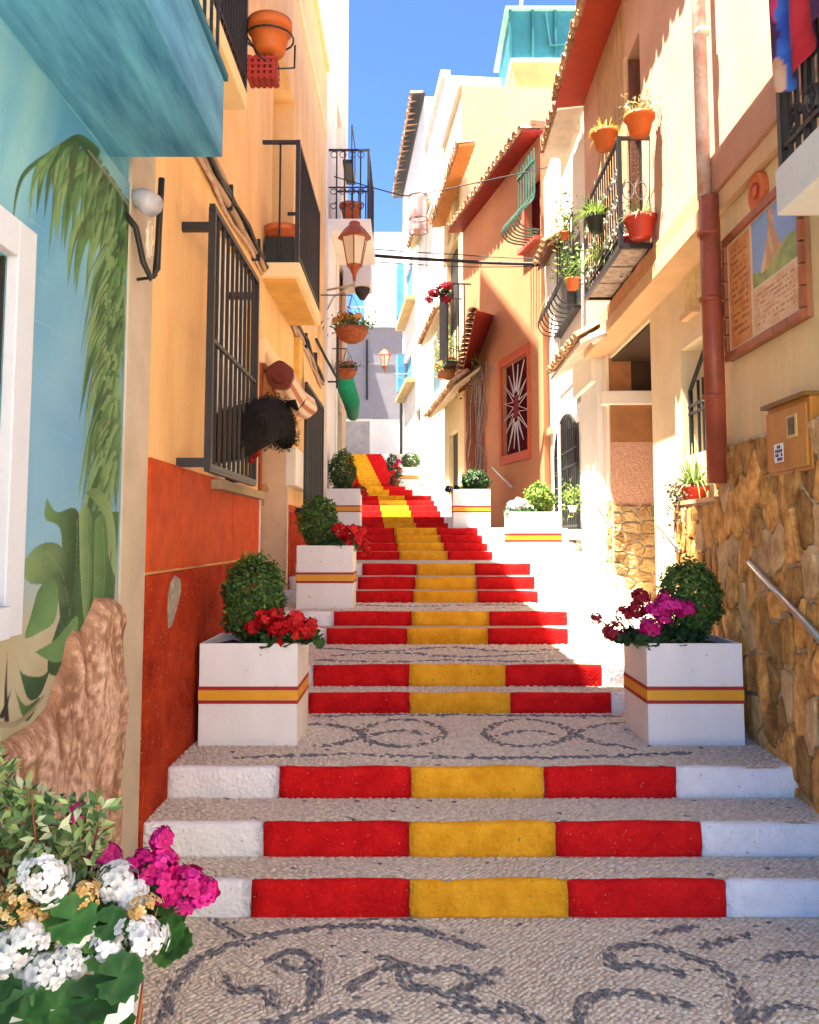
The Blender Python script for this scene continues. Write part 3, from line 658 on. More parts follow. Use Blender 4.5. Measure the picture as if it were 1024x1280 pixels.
# variegated shrub behind them
t = thing('variegated_shrub', 'variegated pale green shrub behind the white geranium', 'shrub', fb); rv = np.random.default_rng(5)
n = 1500; P = []
while len(P) < n:
    px, py = rv.uniform(-60, 135), rv.uniform(935, 1150)
    if px > 0 and py < 1000 - 1.0 * (25 - px) * (px < 25) - 0 and py < 945 + (px * .95 if px < 125 else 999): continue
    d = rv.uniform(2.40, 2.62); x, z_ = onY(px, py, d)
    if x < -1.27: continue
    P.append((x - fb[0], d - fb[1], z_ - fb[2]))
P = np.array(P); cols = pick_cols(n, [(.10, .20, .06), (.16, .28, .10), (.38, .46, .24), (.55, .60, .38), (.06, .14, .05), (.30, .42, .14)], .2, rv)
V, Fc, cl = leaf_cloud(P, np.tile([0, -.6, .5], (n, 1)), .045, .42, cols, spread=.7, rng=rv)
link('crown', npmesh('crown', V, Fc, leafm, cl), t, (0, 0, 0))['kind'] = 'stuff'
mb = MB()
for k in range(16):
    q = P[rv.integers(n)]; mb.tube([(q[0] * .3, .05, -.02), (q[0] * .7, q[1] * .6, q[2] * .5), tuple(q)], [.006, .005, .003], 5)
link('trunk', mkmesh('trunk', mb.v, mb.f, wood_dk), t, (0, 0, 0))

# ------------------------------------------------------------------ left: house with the mural
mh = thing('mural_house', 'pale blue house with painted tropical mural and blue balcony', 'house', (-1.28, 2, 0))
U_M = LF.U(151)
Uw = LF.hit(28, 500)[0]
wz0, wz1 = LF.hit(28, 790)[1], LF.hit(20, 280)[1]
wall(mh, LF, .35, U_M, -.05, 15.2, blue_paint, [(1.5, Uw - .13, wz0 + .1, wz1 - .12, .16)], off=-.012, depth=6)
mb = MB().fbox(LF, Uw - .13, Uw, -.01, .03, wz0, wz1).fbox(LF, 1.4, Uw - .13, -.01, .03, wz1 - .12, wz1).fbox(LF, 1.4, Uw - .13, -.01, .05, wz0, wz0 + .1)
wn_ = part('window', mb, M('white window surround', (.50, .54, .62), var=.05, bump=.1), mh, bevel=.004)
part('dark_reveal_strip', MB().fbox(LF, Uw - .142, Uw - .131, -.16, -.012, wz0 + .1, wz1 - .12), dark_in, wn_)  # dark strip covering the blue reveal
part('pane', MB().fbox(LF, 1.5, Uw - .144, -.10, -.08, wz0 + .1, wz1 - .12), dark_in, wn_)
part('corner_strip', MB().fbox(LF, U_M, LF.U(181), -.3, .006, -.05, 15.2), strip_w, mh)
# the painted picture, a skim coat on the wall between window and corner strip
def inv(Fc_, u, z, off=0):
    x, y, _ = Fc_.w(u, off, 0); x = x + 0 * u; zz = z - CZ; fw = y * math.cos(TH) + zz * math.sin(TH); up = -y * math.sin(TH) + zz * math.cos(TH)
    return 512 + FPX * x / fw, PY0 - FPX * up / fw
ua, ub, za, zb = 2.25, U_M - .002, 0.0, 3.262
nu, nz_ = 440, 860
uu, zz = np.meshgrid(np.linspace(ua, ub, nu), np.linspace(za, zb, nz_)); uu = uu.ravel(); zz = zz.ravel()
PX, PY = inv(LF, uu, zz)
PX = 512 + FPX * (-1.28) / (uu * math.cos(TH) + (zz - CZ) * math.sin(TH))
def fbm(x, y, s): 
    r = np.zeros_like(x)
    for k in range(5):
        f_ = 2 ** k; r += (np.sin(x * s * f_ * 1.3 + 1.7 * k + 2 * np.sin(y * s * f_ * .9 + k)) * np.sin(y * s * f_ * 1.1 + 2.3 * k + 1.5 * np.sin(x * s * f_ * .7 - k))) / f_
    return r
def mixc(a, b, t): t = np.clip(t, 0, 1)[:, None]; return np.array(a) * (1 - t) + np.array(b) * t
cloudn = fbm(uu * .8, zz, 2.2)
col = mixc((.16, .42, .66), (.32, .58, .74), .5 + .4 * cloudn)
upb = np.clip((430 - PY + 60 * cloudn) / 220, 0, 1)[:, None]; col = col * (1 - upb) + mixc((.13, .42, .62), (.34, .64, .66), .5 + .7 * fbm(uu, zz * .6 - uu, 2.6)) * upb
tblend = np.clip((PY - 560) / 170, 0, 1); pale = mixc((.36, .60, .72), (.66, .54, .36), np.clip((PY - 690) / 90, 0, 1))
col = col * (1 - tblend)[:, None] + pale * tblend[:, None]
col = np.where((PY > 790)[:, None], mixc((.62, .46, .26), (.70, .58, .38), .5 + .6 * fbm(uu, zz, 4)), col)
rng_m = np.random.default_rng(12)
def stroke(pts, w0, w1, c0, c1=None, wmid=None, alpha=1.):
    """a brush stroke, tapered from w0 to w1 (pixels wide)"""
    c = dense(np.array(pts, float), 1.3); n = len(c); bx0, by0 = c.min(0) - 30; bx1, by1 = c.max(0) + 30
    m = np.where((PX > bx0) & (PX < bx1) & (PY > by0) & (PY < by1))[0]
    if not len(m): return
    d2 = (PX[m, None] - c[:, 0]) ** 2 + (PY[m, None] - c[:, 1]) ** 2; j = d2.argmin(1); dd = np.sqrt(d2[np.arange(len(j)), j]); tt = j / (n - 1)
    w = (w0 * (1 - tt) + w1 * tt) if wmid is None else np.where(tt < .4, w0 + (wmid - w0) * tt / .4, wmid + (w1 - wmid) * (tt - .4) / .6)
    ins = dd < w; k = m[ins]
    side = np.clip((PX[k] - c[j[ins], 0]) / np.maximum(w[ins], 1) * .5 + .5, 0, 1); cc = mixc(c0, c1 if c1 else c0, side + .25 * fbm(PX[k] * .06, PY[k] * .06, 1.))
    edge = np.clip((w[ins] - dd[ins]) / 1.5, 0, 1)[:, None] * alpha; col[k] = col[k] * (1 - edge) + cc * edge
def poly(pts, c0, c1, ang=0.):
    p = np.array(pts, float); p = dense(np.concatenate([p, p[:1]]), 4.); b0, b1 = p.min(0), p.max(0); m = np.where((PX > b0[0]) & (PX < b1[0]) & (PY > b0[1]) & (PY < b1[1]))[0]; ins = np.zeros(len(m), bool)
    for a, b in zip(p, np.roll(p, -1, 0)):
        cr = ((a[1] > PY[m]) != (b[1] > PY[m])) & (PX[m] < (b[0] - a[0]) * (PY[m] - a[1]) / (b[1] - a[1] + 1e-9) + a[0]); ins ^= cr
    k = m[ins]; tt = ((PX[k] - b0[0]) / (b1[0] - b0[0]) * math.cos(ang) + (PY[k] - b0[1]) / (b1[1] - b0[1]) * math.sin(ang)); col[k] = mixc(c0, c1, tt + .12 * fbm(PX[k] * .05, PY[k] * .05, 1.))
G0, G1, G2, G3, GB = (.03, .09, .03), (.09, .20, .06), (.20, .36, .12), (.36, .50, .20), (.10, .085, .04)
for a in ([(35, 338), (70, 360), (100, 375)], [(45, 400), (75, 415), (104, 435)], [(40, 275), (70, 298), (90, 312)], [(25, 480), (50, 470), (75, 490)], [(0, 30), (60, 95), (120, 165)]): stroke(a, 1.2, .4, (.66, .76, .80), alpha=.7)
for k in range(26): x, y = rng_m.uniform(30, 100), rng_m.uniform(230, 560); stroke([(x, y), (x + 8, y + 4), (x + 18, y + 9)], 1, .4, (.50, .68, .80), alpha=.5)
# the arching frond
stem = dense(np.array([(82, 182), (100, 172), (118, 190), (140, 225), (163, 258), (176, 276)], float), 3.)
for k in range(95):
    b = stem[int(rng_m.uniform(0, len(stem) - 1))]; L = rng_m.uniform(40, 120); dx = rng_m.uniform(-.75, .1); e = b + np.array([dx * L * .8 - 6, L]); mid = b + np.array([dx * L * .7, L * .35]); pal = [(G1, G2), (G2, G3), (G0, G1), (G1, G3), (GB, G1)][k % 5]
    stroke([b, mid, e], 4.0, .5, *pal, wmid=rng_m.uniform(3, 7))
for k in range(16):
    b = stem[int(rng_m.uniform(0, len(stem) - 1))]; stroke([b, b + [-8, 40], b + [-12 - rng_m.uniform(0, 14), rng_m.uniform(90, 150)]], 1.6, .4, G0)
stroke([(82, 182), (60, 205), (45, 225), (36, 255)], 5, .5, G1, G2); stroke([(82, 182), (66, 210), (56, 240)], 5, .5, G0, G1); stroke([(88, 180), (80, 210), (75, 235)], 5, .5, G2, G1)
stroke([(80, 183), (100, 174), (118, 190)], 5, 9, G0, G1); stroke([(112, 188), (140, 225), (170, 268)], 1.8, 2.4, (.36, .33, .25))
# the hanging column of leaves beside the corner
for k in range(210):
    y = 262 + 330 * (k / 210) + rng_m.uniform(-14, 14); x = 154 - (y - 270) * .03 + rng_m.uniform(-20, 6); L = rng_m.uniform(60, 140); dx = rng_m.uniform(-.34, .03)
    pal = [(G1, G2), (G2, G3), (G1, G3), (G0, G1), (G0, G2), (G2, G3)][k % 6]; stroke([(x, y), (x + dx * L * .5, y + L * .35), (x + dx * L * .9, y + L)], 3, .5, *pal, wmid=rng_m.uniform(1.8, 4.2))
for k in range(22):
    y = rng_m.uniform(300, 560); x = 140 - rng_m.uniform(0, 10); L = rng_m.uniform(50, 110); stroke([(x, y), (x - .2 * L, y + .4 * L), (x - .3 * L, y + L)], 1.8, .4, [G0, GB, G1][k % 3])
stroke([(150, 560), (148, 610), (140, 640)], 3, 1, G1, G2)
# the broad leaves
for pts, c0, c1, an in ([([(150, 640), (147, 700), (140, 780), (120, 830), (70, 845), (62, 820), (85, 740), (90, 660), (110, 640)], G0, G1, 0)] +
    [([(60, 622), (72, 640), (95, 635), (102, 660), (98, 720), (88, 760), (80, 700), (76, 660), (58, 648)], G2, G0, .4), ([(108, 616), (122, 610), (138, 628), (146, 670), (146, 720), (136, 690), (132, 650), (122, 630)], G1, G3, .3),
     ([(24, 712), (45, 685), (66, 678), (82, 690), (92, 740), (95, 790), (80, 800), (72, 740), (50, 730), (40, 730)], G3, G0, .2), ([(48, 740), (62, 722), (74, 735), (70, 775), (52, 790), (33, 797), (40, 770)], G0, G2, .8),
     ([(100, 640), (110, 632), (118, 660), (116, 730), (108, 780), (102, 720)], G3, G1, 0), ([(120, 650), (132, 645), (136, 700), (128, 770), (118, 790), (118, 720)], G2, G1, .2), ([(45, 815), (70, 800), (98, 770), (92, 815), (70, 828)], G1, G2, .6),
     ([(22, 820), (30, 842), (55, 845), (66, 830), (52, 868), (36, 872)], G1, G0, .8), ([(20, 862), (34, 882), (52, 872), (34, 902)], G2, G0, .8)]): poly(pts, c0, c1, an)
for a in ([(60, 690), (80, 720), (92, 790)], [(124, 620), (140, 660), (145, 720)], [(98, 650), (96, 720), (86, 780)], [(110, 660), (112, 720), (104, 790)], [(130, 660), (132, 720), (122, 790)]): stroke(a, 1, .6, G3)
for a in ([(86, 690), (92, 740), (84, 800)], [(116, 680), (118, 730), (110, 790)], [(140, 690), (138, 740), (130, 800)]): stroke(a, 1.4, .5, G0)
for a in ([(10, 900), (9, 860), (11, 815)], [(4, 895), (10, 880), (16, 860)]): stroke(a, 4, .6, (.02, .02, .02))
stroke([(0, 905), (20, 905), (40, 890), (56, 870)], 5, 2, (.30, .22, .12), (.55, .42, .24)); stroke([(0, 935), (25, 915), (60, 905)], 3, 2, (.30, .25, .10))
ii, jj = np.meshgrid(np.arange(nu - 1), np.arange(nz_ - 1)); a0 = (jj * nu + ii).ravel(); Fq = np.stack([a0, a0 + 1, a0 + nu + 1, a0 + nu], 1)
cu_, cz_ = uu[Fq].mean(1), zz[Fq].mean(1); Fq = Fq[~((cu_ < Uw - .02) & (cz_ > wz0 + .05) & (cz_ < wz1 - .05))]
Vm = np.stack([np.full(uu.size, -1.28 - .004), uu, zz], 1)
o = link('mural_painting', npmesh('mural_painting', Vm, Fq, paintm, col * np.array([.52, .62, .70])), mh); o['label'] = 'tropical mural of palm fronds and broad leaves on blue sky'
# the rock, modelled in low relief out of the render
rock = np.array([(154, 1075), (154, 760), (140, 748), (120, 747), (108, 775), (100, 790), (92, 788), (84, 800), (78, 830), (66, 860), (58, 885), (40, 905), (10, 925), (-30, 940), (-30, 1075)], float)
ur = np.array([LF.hit(x, y) for x, y in rock]); ru, rz_ = np.meshgrid(np.linspace(2.62, U_M - .004, 180), np.linspace(0.1, 1.55, 240)); ru = ru.ravel(); rz_ = rz_.ravel(); ins = np.zeros(ru.size, bool); dmin = np.full(ru.size, 9.)
for a, b in zip(ur, np.roll(ur, -1, 0)):
    ins ^= ((a[1] > rz_) != (b[1] > rz_)) & (ru < (b[0] - a[0]) * (rz_ - a[1]) / (b[1] - a[1] + 1e-9) + a[0])
    ab = b - a; t_ = np.clip(((ru - a[0]) * ab[0] + (rz_ - a[1]) * ab[1]) / (ab @ ab + 1e-9), 0, 1); dmin = np.minimum(dmin, np.hypot(ru - a[0] - t_ * ab[0], rz_ - a[1] - t_ * ab[1]))
rn = np.array([noise.fractal((x * 5, z_ * 2.6, 3.3), .9, 2.1, 5) for x, z_ in zip(ru, rz_)]); rid = np.array([1 - abs(noise.noise((x * 6 + .6 * z_, z_ * 2.2, 8.))) * 2 for x, z_ in zip(ru, rz_)])
h = np.clip(dmin / .07, 0, 1) ** .6 * (.03 + .03 * rn + .035 * np.clip(rid, -1, 1)); h = np.where(ins, np.maximum(h, .001), -.01)
rc = mixc((.20, .085, .045), (.46, .26, .16), .5 + .55 * rn + .3 * rid); rc = rc * (1 - .0) ; fine = np.array([noise.fractal((x * 38, z_ * 26, 1.), .8, 2.2, 4) for x, z_ in zip(ru, rz_)]); crest = np.clip((h - .02) / .05 + fine * .9 - .2, 0, 1)[:, None] * .75; rc = rc * (1 - crest) + np.array((.66, .47, .37)) * crest; rc = rc * np.clip(1 + .35 * fine, .5, 1.5)[:, None]
ii, jj = np.meshgrid(np.arange(179), np.arange(239)); a0 = (jj * 180 + ii).ravel(); Fq = np.stack([a0, a0 + 1, a0 + 181, a0 + 180], 1); Fq = Fq[ins[Fq].any(1)]
o = link('relief_rock', npmesh('relief_rock', np.stack([-1.28 + h, ru, rz_], 1), Fq, MCOL('painted rock', rough=.8, bump=.8, bscale=70), rc, True), mh); o['label'] = 'brown rock modelled in relief at foot of the mural'
# blue balcony overhead
zb0 = LF.hit(281, 202, .47)[1]; ue = LF.hit(143, 196)[0]; zb1 = zb0 + .35
def streaky(name):
    m = M(name, (.03, .20, .40), var=.35, scale=2.0, rough=.65, bump=.1, col2=(.12, .38, .56))
    for q in m.node_tree.nodes:
        if q.type == 'TEX_NOISE' and abs(q.inputs['Scale'].default_value - 2) < .01:
            mp = m.node_tree.nodes.new('ShaderNodeMapping'); mp.inputs['Scale'].default_value = (5, .6, 3); mp.inputs['Rotation'].default_value = (0, 0, .25)
            tcn = [w for w in m.node_tree.nodes if w.type == 'TEX_COORD'][0]; m.node_tree.links.new(tcn.outputs['Object'], mp.inputs[0]); m.node_tree.links.new(mp.outputs[0], q.inputs['Vector'])
    return m
bs = part('balcony', MB().fbox(LF, .6, ue, -.05, .47, zb0, zb1), streaky('sea blue soffit paint'), mh, bevel=.006)
part('edge_coping', MB().fbox(LF, .6, ue + .012, .452, .485, zb1 - .0, zb1 + .03), M('dark teal edge', (.03, .13, .20), bump=.1), bs)
us = [2.2 + .12 * k for k in range(13)]
part('rail', MB().fbox(LF, .6, ue, .43, .455, zb1 + .95, zb1 + .985), iron, bs); bars(bs, LF, us, .44, zb1, zb1 + .95, .008, iron)
# cable loop and floodlight at the corner
cl_ = thing('cable_loop', 'black cable drooping in a loop below the blue balcony', 'cable', LF.w(3.9, 0, 3.1))
U0 = LF.U(212); part('cable', MB().tube([LF.w(3.92, .13, zb0 + .02), LF.w(3.93, .12, 3.05), LF.w(3.94, .115, 2.88), LF.w(3.93, .09, 2.83), LF.w(3.9, .06, 2.9), LF.w(3.86, .035, 3.05), LF.w(3.84, -.02, 3.12)], .014, 8).tube([LF.w(3.925, .125, zb0 + .02), LF.w(3.945, .11, 3.0), LF.w(3.95, .1, 2.85)], .012, 8), cable_m, cl_, True)
part('cable', MB().tube([LF.w(4.0, -.02, 2.845), LF.w(3.95, .1, 2.845)], .008, 6), cable_m, cl_)
fl = thing('floodlight', 'small white floodlight tucked under the blue balcony corner', 'lamp', LF.w(3.95, 0, 3.1))
part('housing', MB().tube([LF.w(3.95, -.02, 3.22), LF.w(3.9, .05, 3.2), LF.w(3.86, .11, 3.15)], [.035, .05, .055], 12), M('grey enamel', (.42, .42, .50), rough=.4, bump=0), fl, True)
part('coil', MB().tube([LF.w(4.0 + .03 * math.cos(a * .9), .05 + .01 * (a % 2), 3.04 + .09 * math.sin(a * .9)) for a in range(16)], .006, 6), M('white wire', (.72, .66, .55), bump=0), fl)

# ------------------------------------------------------------------ left: yellow house with red dado
YU0, YU1, YZ = LF.U(181) + .004, 12.85, 8.75
yh = thing('yellow_house', 'apricot yellow house with red dado and barred windows', 'house', LF.w(8, 0, 0))
g1 = (LF.U(262), LF.U(318) - .25, LF.hit(250, 590)[1], LF.hit(268, 262)[1])          # first barred window
dr = (7.42, 9.05, .5, 3.12)                                                            # doorway
g2 = (LF.U(384), LF.U(402), 1.95, 3.55)
bd = (LF.U(334), LF.U(362), 4.02, 6.45)                                                # door onto the iron balcony
wall(yh, LF, YU0, YU1, -.05, YZ, yellow_w, [(*g1, .22), (*dr, .3), (*g2, .2), (*bd, .28), (4.15, 4.95, 4.3, 6.5, .25)], depth=6)
part('cornice', MB().fbox(LF, 4.9, YU1, -.05, .06, YZ + .002, YZ + .1), pale_yellow, yh, bevel=.01)
part('unseen_shade_block', MB().fbox(LF, YU0, 4.9, -6, -.002, YZ + .002, 15.2), yellow_w, yh)  # unseen upper block added to shade the opposite wall
part('moulding', MB().fbox(LF, YU0, YU1, -.02, .03, 7.7, 7.82), pale_yellow, yh, bevel=.01)
part('door_leaf', MB().fbox(LF, dr[0] + .05, dr[1] - .05, -.298, -.26, dr[2], dr[3] - .05), M('beige door paint', (.62, .44, .30), var=.1, bump=.1), yh)
part('door_frame', MB().fbox(LF, dr[0] - .07, dr[0], -.28, .022, .5, dr[3]), M('rust red frame', (.30, .07, .03), bump=.2), yh)
part('far_reveal', MB().fbox(LF, dr[1] - .008, dr[1] + .1, -.296, .012, .5, dr[3]), M('pink beige jamb', (.60, .44, .32), var=.12, scale=4, bump=.15), yh)
part('lintel', MB().fbox(LF, dr[0] - .1, dr[1] + .15, -.05, .05, dr[3], dr[3] + .22), pale_yellow, yh, bevel=.01)
part('balcony_door', MB().fbox(LF, bd[0], bd[1], -.278, -.24, bd[2], bd[3]), M('grey balcony door', (.42, .36, .28), bump=.1), yh)
part('upper_door', MB().fbox(LF, 4.15, 4.95, -.248, -.22, 4.3, 6.5), M('grey balcony door', (.42, .36, .28)), yh)
# dado: rough red render below, flat panels above
zr, zp0, zp1 = 1.46, 1.475, 2.03
ud1 = dr[0] - .075
part('dado_render', MB().fbox(LF, YU0 + .003, ud1, -.02, .022, -.04, zr), red_dado, yh, bevel=.006)
part('dado_render', MB().fbox(LF, dr[1] + .11, 12.75, -.02, .02, -.04, zr + .45), red_dado, yh, bevel=.006)
lo = LF.hit(183, 600)[0]; seams = [YU0 + .003] + [LF.U(x) for x in (222, 259, 288)] + [ud1]
for a, b in zip(seams[:-1], seams[1:]): part('dado_panel', MB().fbox(LF, a + .007, b - .007, -.02, .014 + random.uniform(0, .004), zp0, zp1 + random.uniform(-.004, .004)), red_panel, yh, bevel=.003)
part('dado_edge', MB().fbox(LF, ud1 - .006, ud1 + .006, -.01, .03, .3, zp1), box_white, yh)
for a, b in ((9.2, 9.9), (9.9, 10.6), (10.6, 11.4), (11.4, 12.3)): part('dado_panel', MB().fbox(LF, a + .006, b - .006, -.02, .016, zr + .46, 1.98), red_panel, yh, bevel=.003)
# bare patch where the render has fallen off
pp = [LF.hit(x, y) for x, y in ((213, 719), (220, 724), (221, 738), (216, 760), (209, 783), (205, 785), (204, 765), (205, 742), (208, 728))]
part('bare_patch', MB().prism(LF, pp, .018, .0245), M('bare cement', (.34, .32, .27), var=.35, scale=22, bump=.9, bscale=80), yh)
pp = [LF.hit(x, y, -.0) for x, y in ((323, 606), (332, 604), (336, 612), (330, 622), (330, 632), (322, 631))]
part('old_stain', MB().prism(LF, [(u - .0, z_) for u, z_ in pp], .001, .004), M('brown stain', (.28, .16, .07), var=.4, scale=20, bump=.5), yh)
# grilles
def grille(T, F, u0, u1, z0, z1, o, n, r=.011, mid=(), sill=True, stub=True):
    g = part('window_grille', MB().tube([F.w(u0, o, z0), F.w(u1, o, z0), F.w(u1, o, z1), F.w(u0, o, z1)], .028, 4, True), iron, T)
    part('grille_rail', MB().fbox(F, u0 - .02, u1 + .02, o - .016, o + .016, z0 - .03, z0 + .005), iron, g); part('grille_rail', MB().fbox(F, u0 - .02, u1 + .02, o - .016, o + .016, z1 - .005, z1 + .03), iron, g)
    for zz_ in mid: part('grille_rail', MB().fbox(F, u0, u1, o - .01, o + .01, zz_ - .012, zz_ + .012), iron, g)
    if stub:
        for zz_ in (z0 + .02, z1 - .1):
            for uq in (u0, u1): part('bracket', MB().fbox(F, uq - .018, uq + .018, -.03, o + .02, zz_ - .025, zz_ + .025), iron, g)
    bars(g, F, [u0 + (u1 - u0) * (k + 1) / (n + 1) for k in range(n)], o, z0, z1, r, iron); return g
ga = grille(yh, LF, LF.U(258, .17), LF.U(316, .17), LF.hit(252, 580, .17)[1], LF.hit(266, 262, .17)[1], .17, 9, .0115, mid=(2.75,))
part('sill', MB().fbox(LF, g1[0] - .05, g1[1] + .3, -.02, .09, g1[2] - .09, g1[2] - .03), M('stone sill', (.34, .26, .17), bump=.3), yh)
w1 = part('window', MB().fbox(LF, g1[0], g1[1], -.09, -.07, g1[2], g1[3]), M('pale curtain', (.80, .77, .72), var=.2, scale=9), yh)
for k in range(4):
    a = g1[0] + (g1[1] - g1[0]) * k / 3; part('window_frame', MB().fbox(LF, a - .03, a + .03, -.075, -.05, g1[2] + .02, g1[3] - .02), box_white, w1)
gb = grille(yh, LF, LF.U(381, .12), LF.U(402, .12), LF.hit(381, 640, .12)[1], LF.hit(381, 478, .12)[1], .12, 8, .016, mid=())
part('window', MB().fbox(LF, g2[0], g2[1], -.195, -.17, g2[2], g2[3]), glass_dk, yh)
part('meter_box', MB().fbox(LF, LF.U(357), LF.U(376), -.01, .1, LF.hit(357, 607)[1], LF.hit(357, 558)[1]), box_white, yh, bevel=.01)
part('wall_plate', MB().fbox(LF, 7.75, 7.95, -.27, -.25, 2.15, 2.4), M('grey box', (.4, .35, .28)), yh)
# iron balcony
OB = .34
ub0, ub1 = LF.hit(375, 340, OB)[0], LF.hit(401, 400, OB)[0]; zs0 = LF.hit(375, 346, OB)[1]; zt = LF.hit(378, 178, OB)[1]
ib = part('balcony', MB().fbox(LF, ub0, ub1, -.05, OB, zs0, zs0 + .13), pale_yellow, yh, bevel=.012)
part('soffit_panel', MB().fbox(LF, ub0 + .07, ub1 - .07, .02, OB - .05, zs0 - .012, zs0 + .01), M('ochre panel', (.62, .36, .09), bump=.1), ib)
def railing(T, F, u0, u1, o, z0, z1, n, ns, r=.009, low=True, wallo=0.):
    rl = part('railing', MB().fbox(F, u0 - .015, u1 + .015, o - .015, o + .015, z1 - .03, z1).fbox(F, u0 - .015, u0 + .015, wallo - .02, o - .015, z1 - .031, z1 - .001).fbox(F, u1 - .015, u1 + .015, wallo - .02, o - .015, z1 - .031, z1 - .001)
              .fbox(F, u0 - .018, u0 + .018, o - .018, o + .018, z0, z1).fbox(F, u1 - .018, u1 + .018, o - .018, o + .018, z0, z1), iron, T)
    if low: part('rail', MB().fbox(F, u0, u1, o - .01, o + .01, z0 + .07, z0 + .09), iron, rl)
    bars(rl, F, [u0 + (u1 - u0) * (k + 1) / (n + 1) for k in range(n)], o, z0, z1, r, iron)
    for uu_ in (u0, u1):
        me = mkmesh('bar', *(lambda q: (q.v, q.f))(MB().tube([(0, 0, 0), (0, 0, z1 - z0)], r, 6)), iron)
        for k in range(ns): link('bar', me, rl, F.w(uu_, wallo + (o - wallo) * (k + 1) / (ns + 1), z0))
    return rl
railing(ib, LF, ub0 + .03, ub1 - .03, OB - .03, zs0 + .13, zt, 17, 1)
tp = thing('trough_planter', 'black trough with red clay pot on the iron balcony', 'planter', LF.w(ub0 + .2, .16, zs0 + .13))
part('trough', MB().fbox(LF, ub0 + .07, ub0 + .62, .02, .28, zs0 + .13, zs0 + .13 + .25), pot_black, tp, bevel=.01)
mb = MB().lathe([(.10, 0), (.15, .12), (.165, .12), (.165, .17), (.145, .17), (.14, .14)], LF.w(ub0 + .24, .15, zs0 + .34), 20); part('clay_pot', mb, clay, tp, True)
# cable bundle running along the wall
cb = thing('cable_bundle', 'bundle of brown and black cables clipped along the yellow wall', 'cable', LF.w(6, 0, 3.9)); zc = 3.93
for q, (dz_, o_, r_, m_) in enumerate(((0, .03, .026, cable_g), (.055, .035, .022, cable_m), (.10, .025, .018, cable_g), (-.045, .022, .015, pipe_w), (.03, .06, .016, cable_m))):
    pts = [LF.w(4.3 + .35 * k, o_ + .012 * math.sin(k * 1.7 + q), zc + dz_ + .018 * math.sin(k * 1.1 + 2 * q) - (.0 if k < 17 else .05 * (k - 17) * .4)) for k in range(24)]
    part('cable', MB().tube(pts, r_, 6), m_, cb, True)
for k in range(7): part('clip', MB().fbox(LF, 4.7 + 1.1 * k, 4.72 + 1.1 * k, -.01, .068, zc - .055, zc + .125), iron, cb)
jb = thing('junction_box', 'yellow cable duct below the cable bundle', 'box', LF.w(9.6, 0, 3.3)); part('duct', MB().fbox(LF, 9.5, 9.75, -.01, .07, 3.25, 3.85), M('ochre duct', (.66, .40, .10), bump=.1), jb, bevel=.01)
part('cable', MB().tube([LF.w(9.8, .05, 3.85), LF.w(9.82, .07, 3.4), LF.w(9.86, .06, 3.2), LF.w(9.9, .05, 3.5)], .012, 6), cable_g, jb)
# rolled striped awning over the doorway
ra = thing('rolled_awning', 'rolled striped canvas awning tied above the doorway', 'awning', LF.w(8, .1, 3.0))
V = []; Fa = []; Ca = []; ns, nr = 44, 64; ua_, ub_ = 7.35, 9.2
for i in range(ns + 1):
    t_ = i / ns; pinch = 1 - .28 * math.exp(-((t_ - .52) / .04) ** 2) - .12 * math.exp(-((t_ - .05) / .05) ** 2); sag = -.05 * math.sin(math.pi * t_)
    for k in range(nr):
        a = 2 * math.pi * k / nr; rr = .125 * pinch * (1 + .05 * math.sin(5 * a + 3 * t_)); V.append(LF.w(ua_ + (ub_ - ua_) * t_, .17 + rr * math.cos(a), 3.02 + sag + rr * math.sin(a)))
        Ca.append([(.62, .36, .24), (.72, .60, .46), (.45, .16, .10), (.72, .58, .42)][(k // 4) % 4] if i > 2 else (.16, .04, .03))
for i in range(ns):
    for k in range(nr): Fa.append((i * nr + k, i * nr + (k + 1) % nr, (i + 1) * nr + (k + 1) % nr, (i + 1) * nr + k))
Fa += [tuple(range(nr))[::-1], tuple(ns * nr + k for k in range(nr))]
link('canvas', mkmesh('canvas', V, Fa, awn_m, True, np.array(Ca)), ra)
part('tie_cord', MB().tube([LF.w(ua_ + .52 * (ub_ - ua_), .17 + .098 * math.cos(a), 2.97 + .098 * math.sin(a)) for a in np.linspace(0, 6.283, 18)[:-1]], .012, 6, True), cable_m, ra)
part('end_roll', MB().tube([LF.w(ua_ - .02, .17, 3.04), LF.w(ua_ + .03, .17, 3.03)], [.06, .108], 16), M('maroon canvas', (.14, .03, .02), rough=.9, bump=.2), ra, True)
# black bull-like figure leaning out of the window bars
bu = thing('bull_figure', 'black furry bull figure leaning out through the window bars', 'figure', LF.w(6.2, .1, 2.3))
spine = [(5.62, -.06, 2.32, .05, .12), (5.7, .04, 2.34, .12, .18), (5.95, .16, 2.42, .15, .19), (6.35, .25, 2.52, .14, .175), (6.62, .30, 2.585, .13, .165), (6.82, .33, 2.58, .12, .16), (6.96, .34, 2.52, .10, .125), (7.04, .345, 2.45, .08, .09), (7.09, .35, 2.41, .055, .055)]
spine = [(5.62 + (u - 5.62) * .80, o_ * .9, z_ - .06, a, b) for u, o_, z_, a, b in spine]
V = []; Fa = []; nr = 18
for i, (u, o_, z_, rw, rh) in enumerate(spine):
    a_ = spine[max(i - 1, 0)]; b_ = spine[min(i + 1, len(spine) - 1)]; tg = Vector((b_[0] - a_[0], 0, b_[2] - a_[2])).normalized(); up = Vector((-tg.z, 0, tg.x))
    for k in range(nr):
        an = 2 * math.pi * k / nr; q = up * (rh * math.sin(an)); nn = 1 + .06 * noise.noise((u * 9, k * 1.1, 2.)); V.append(LF.w(u + q.x * nn, o_ + rw * math.cos(an) * nn, z_ + q.z * nn))
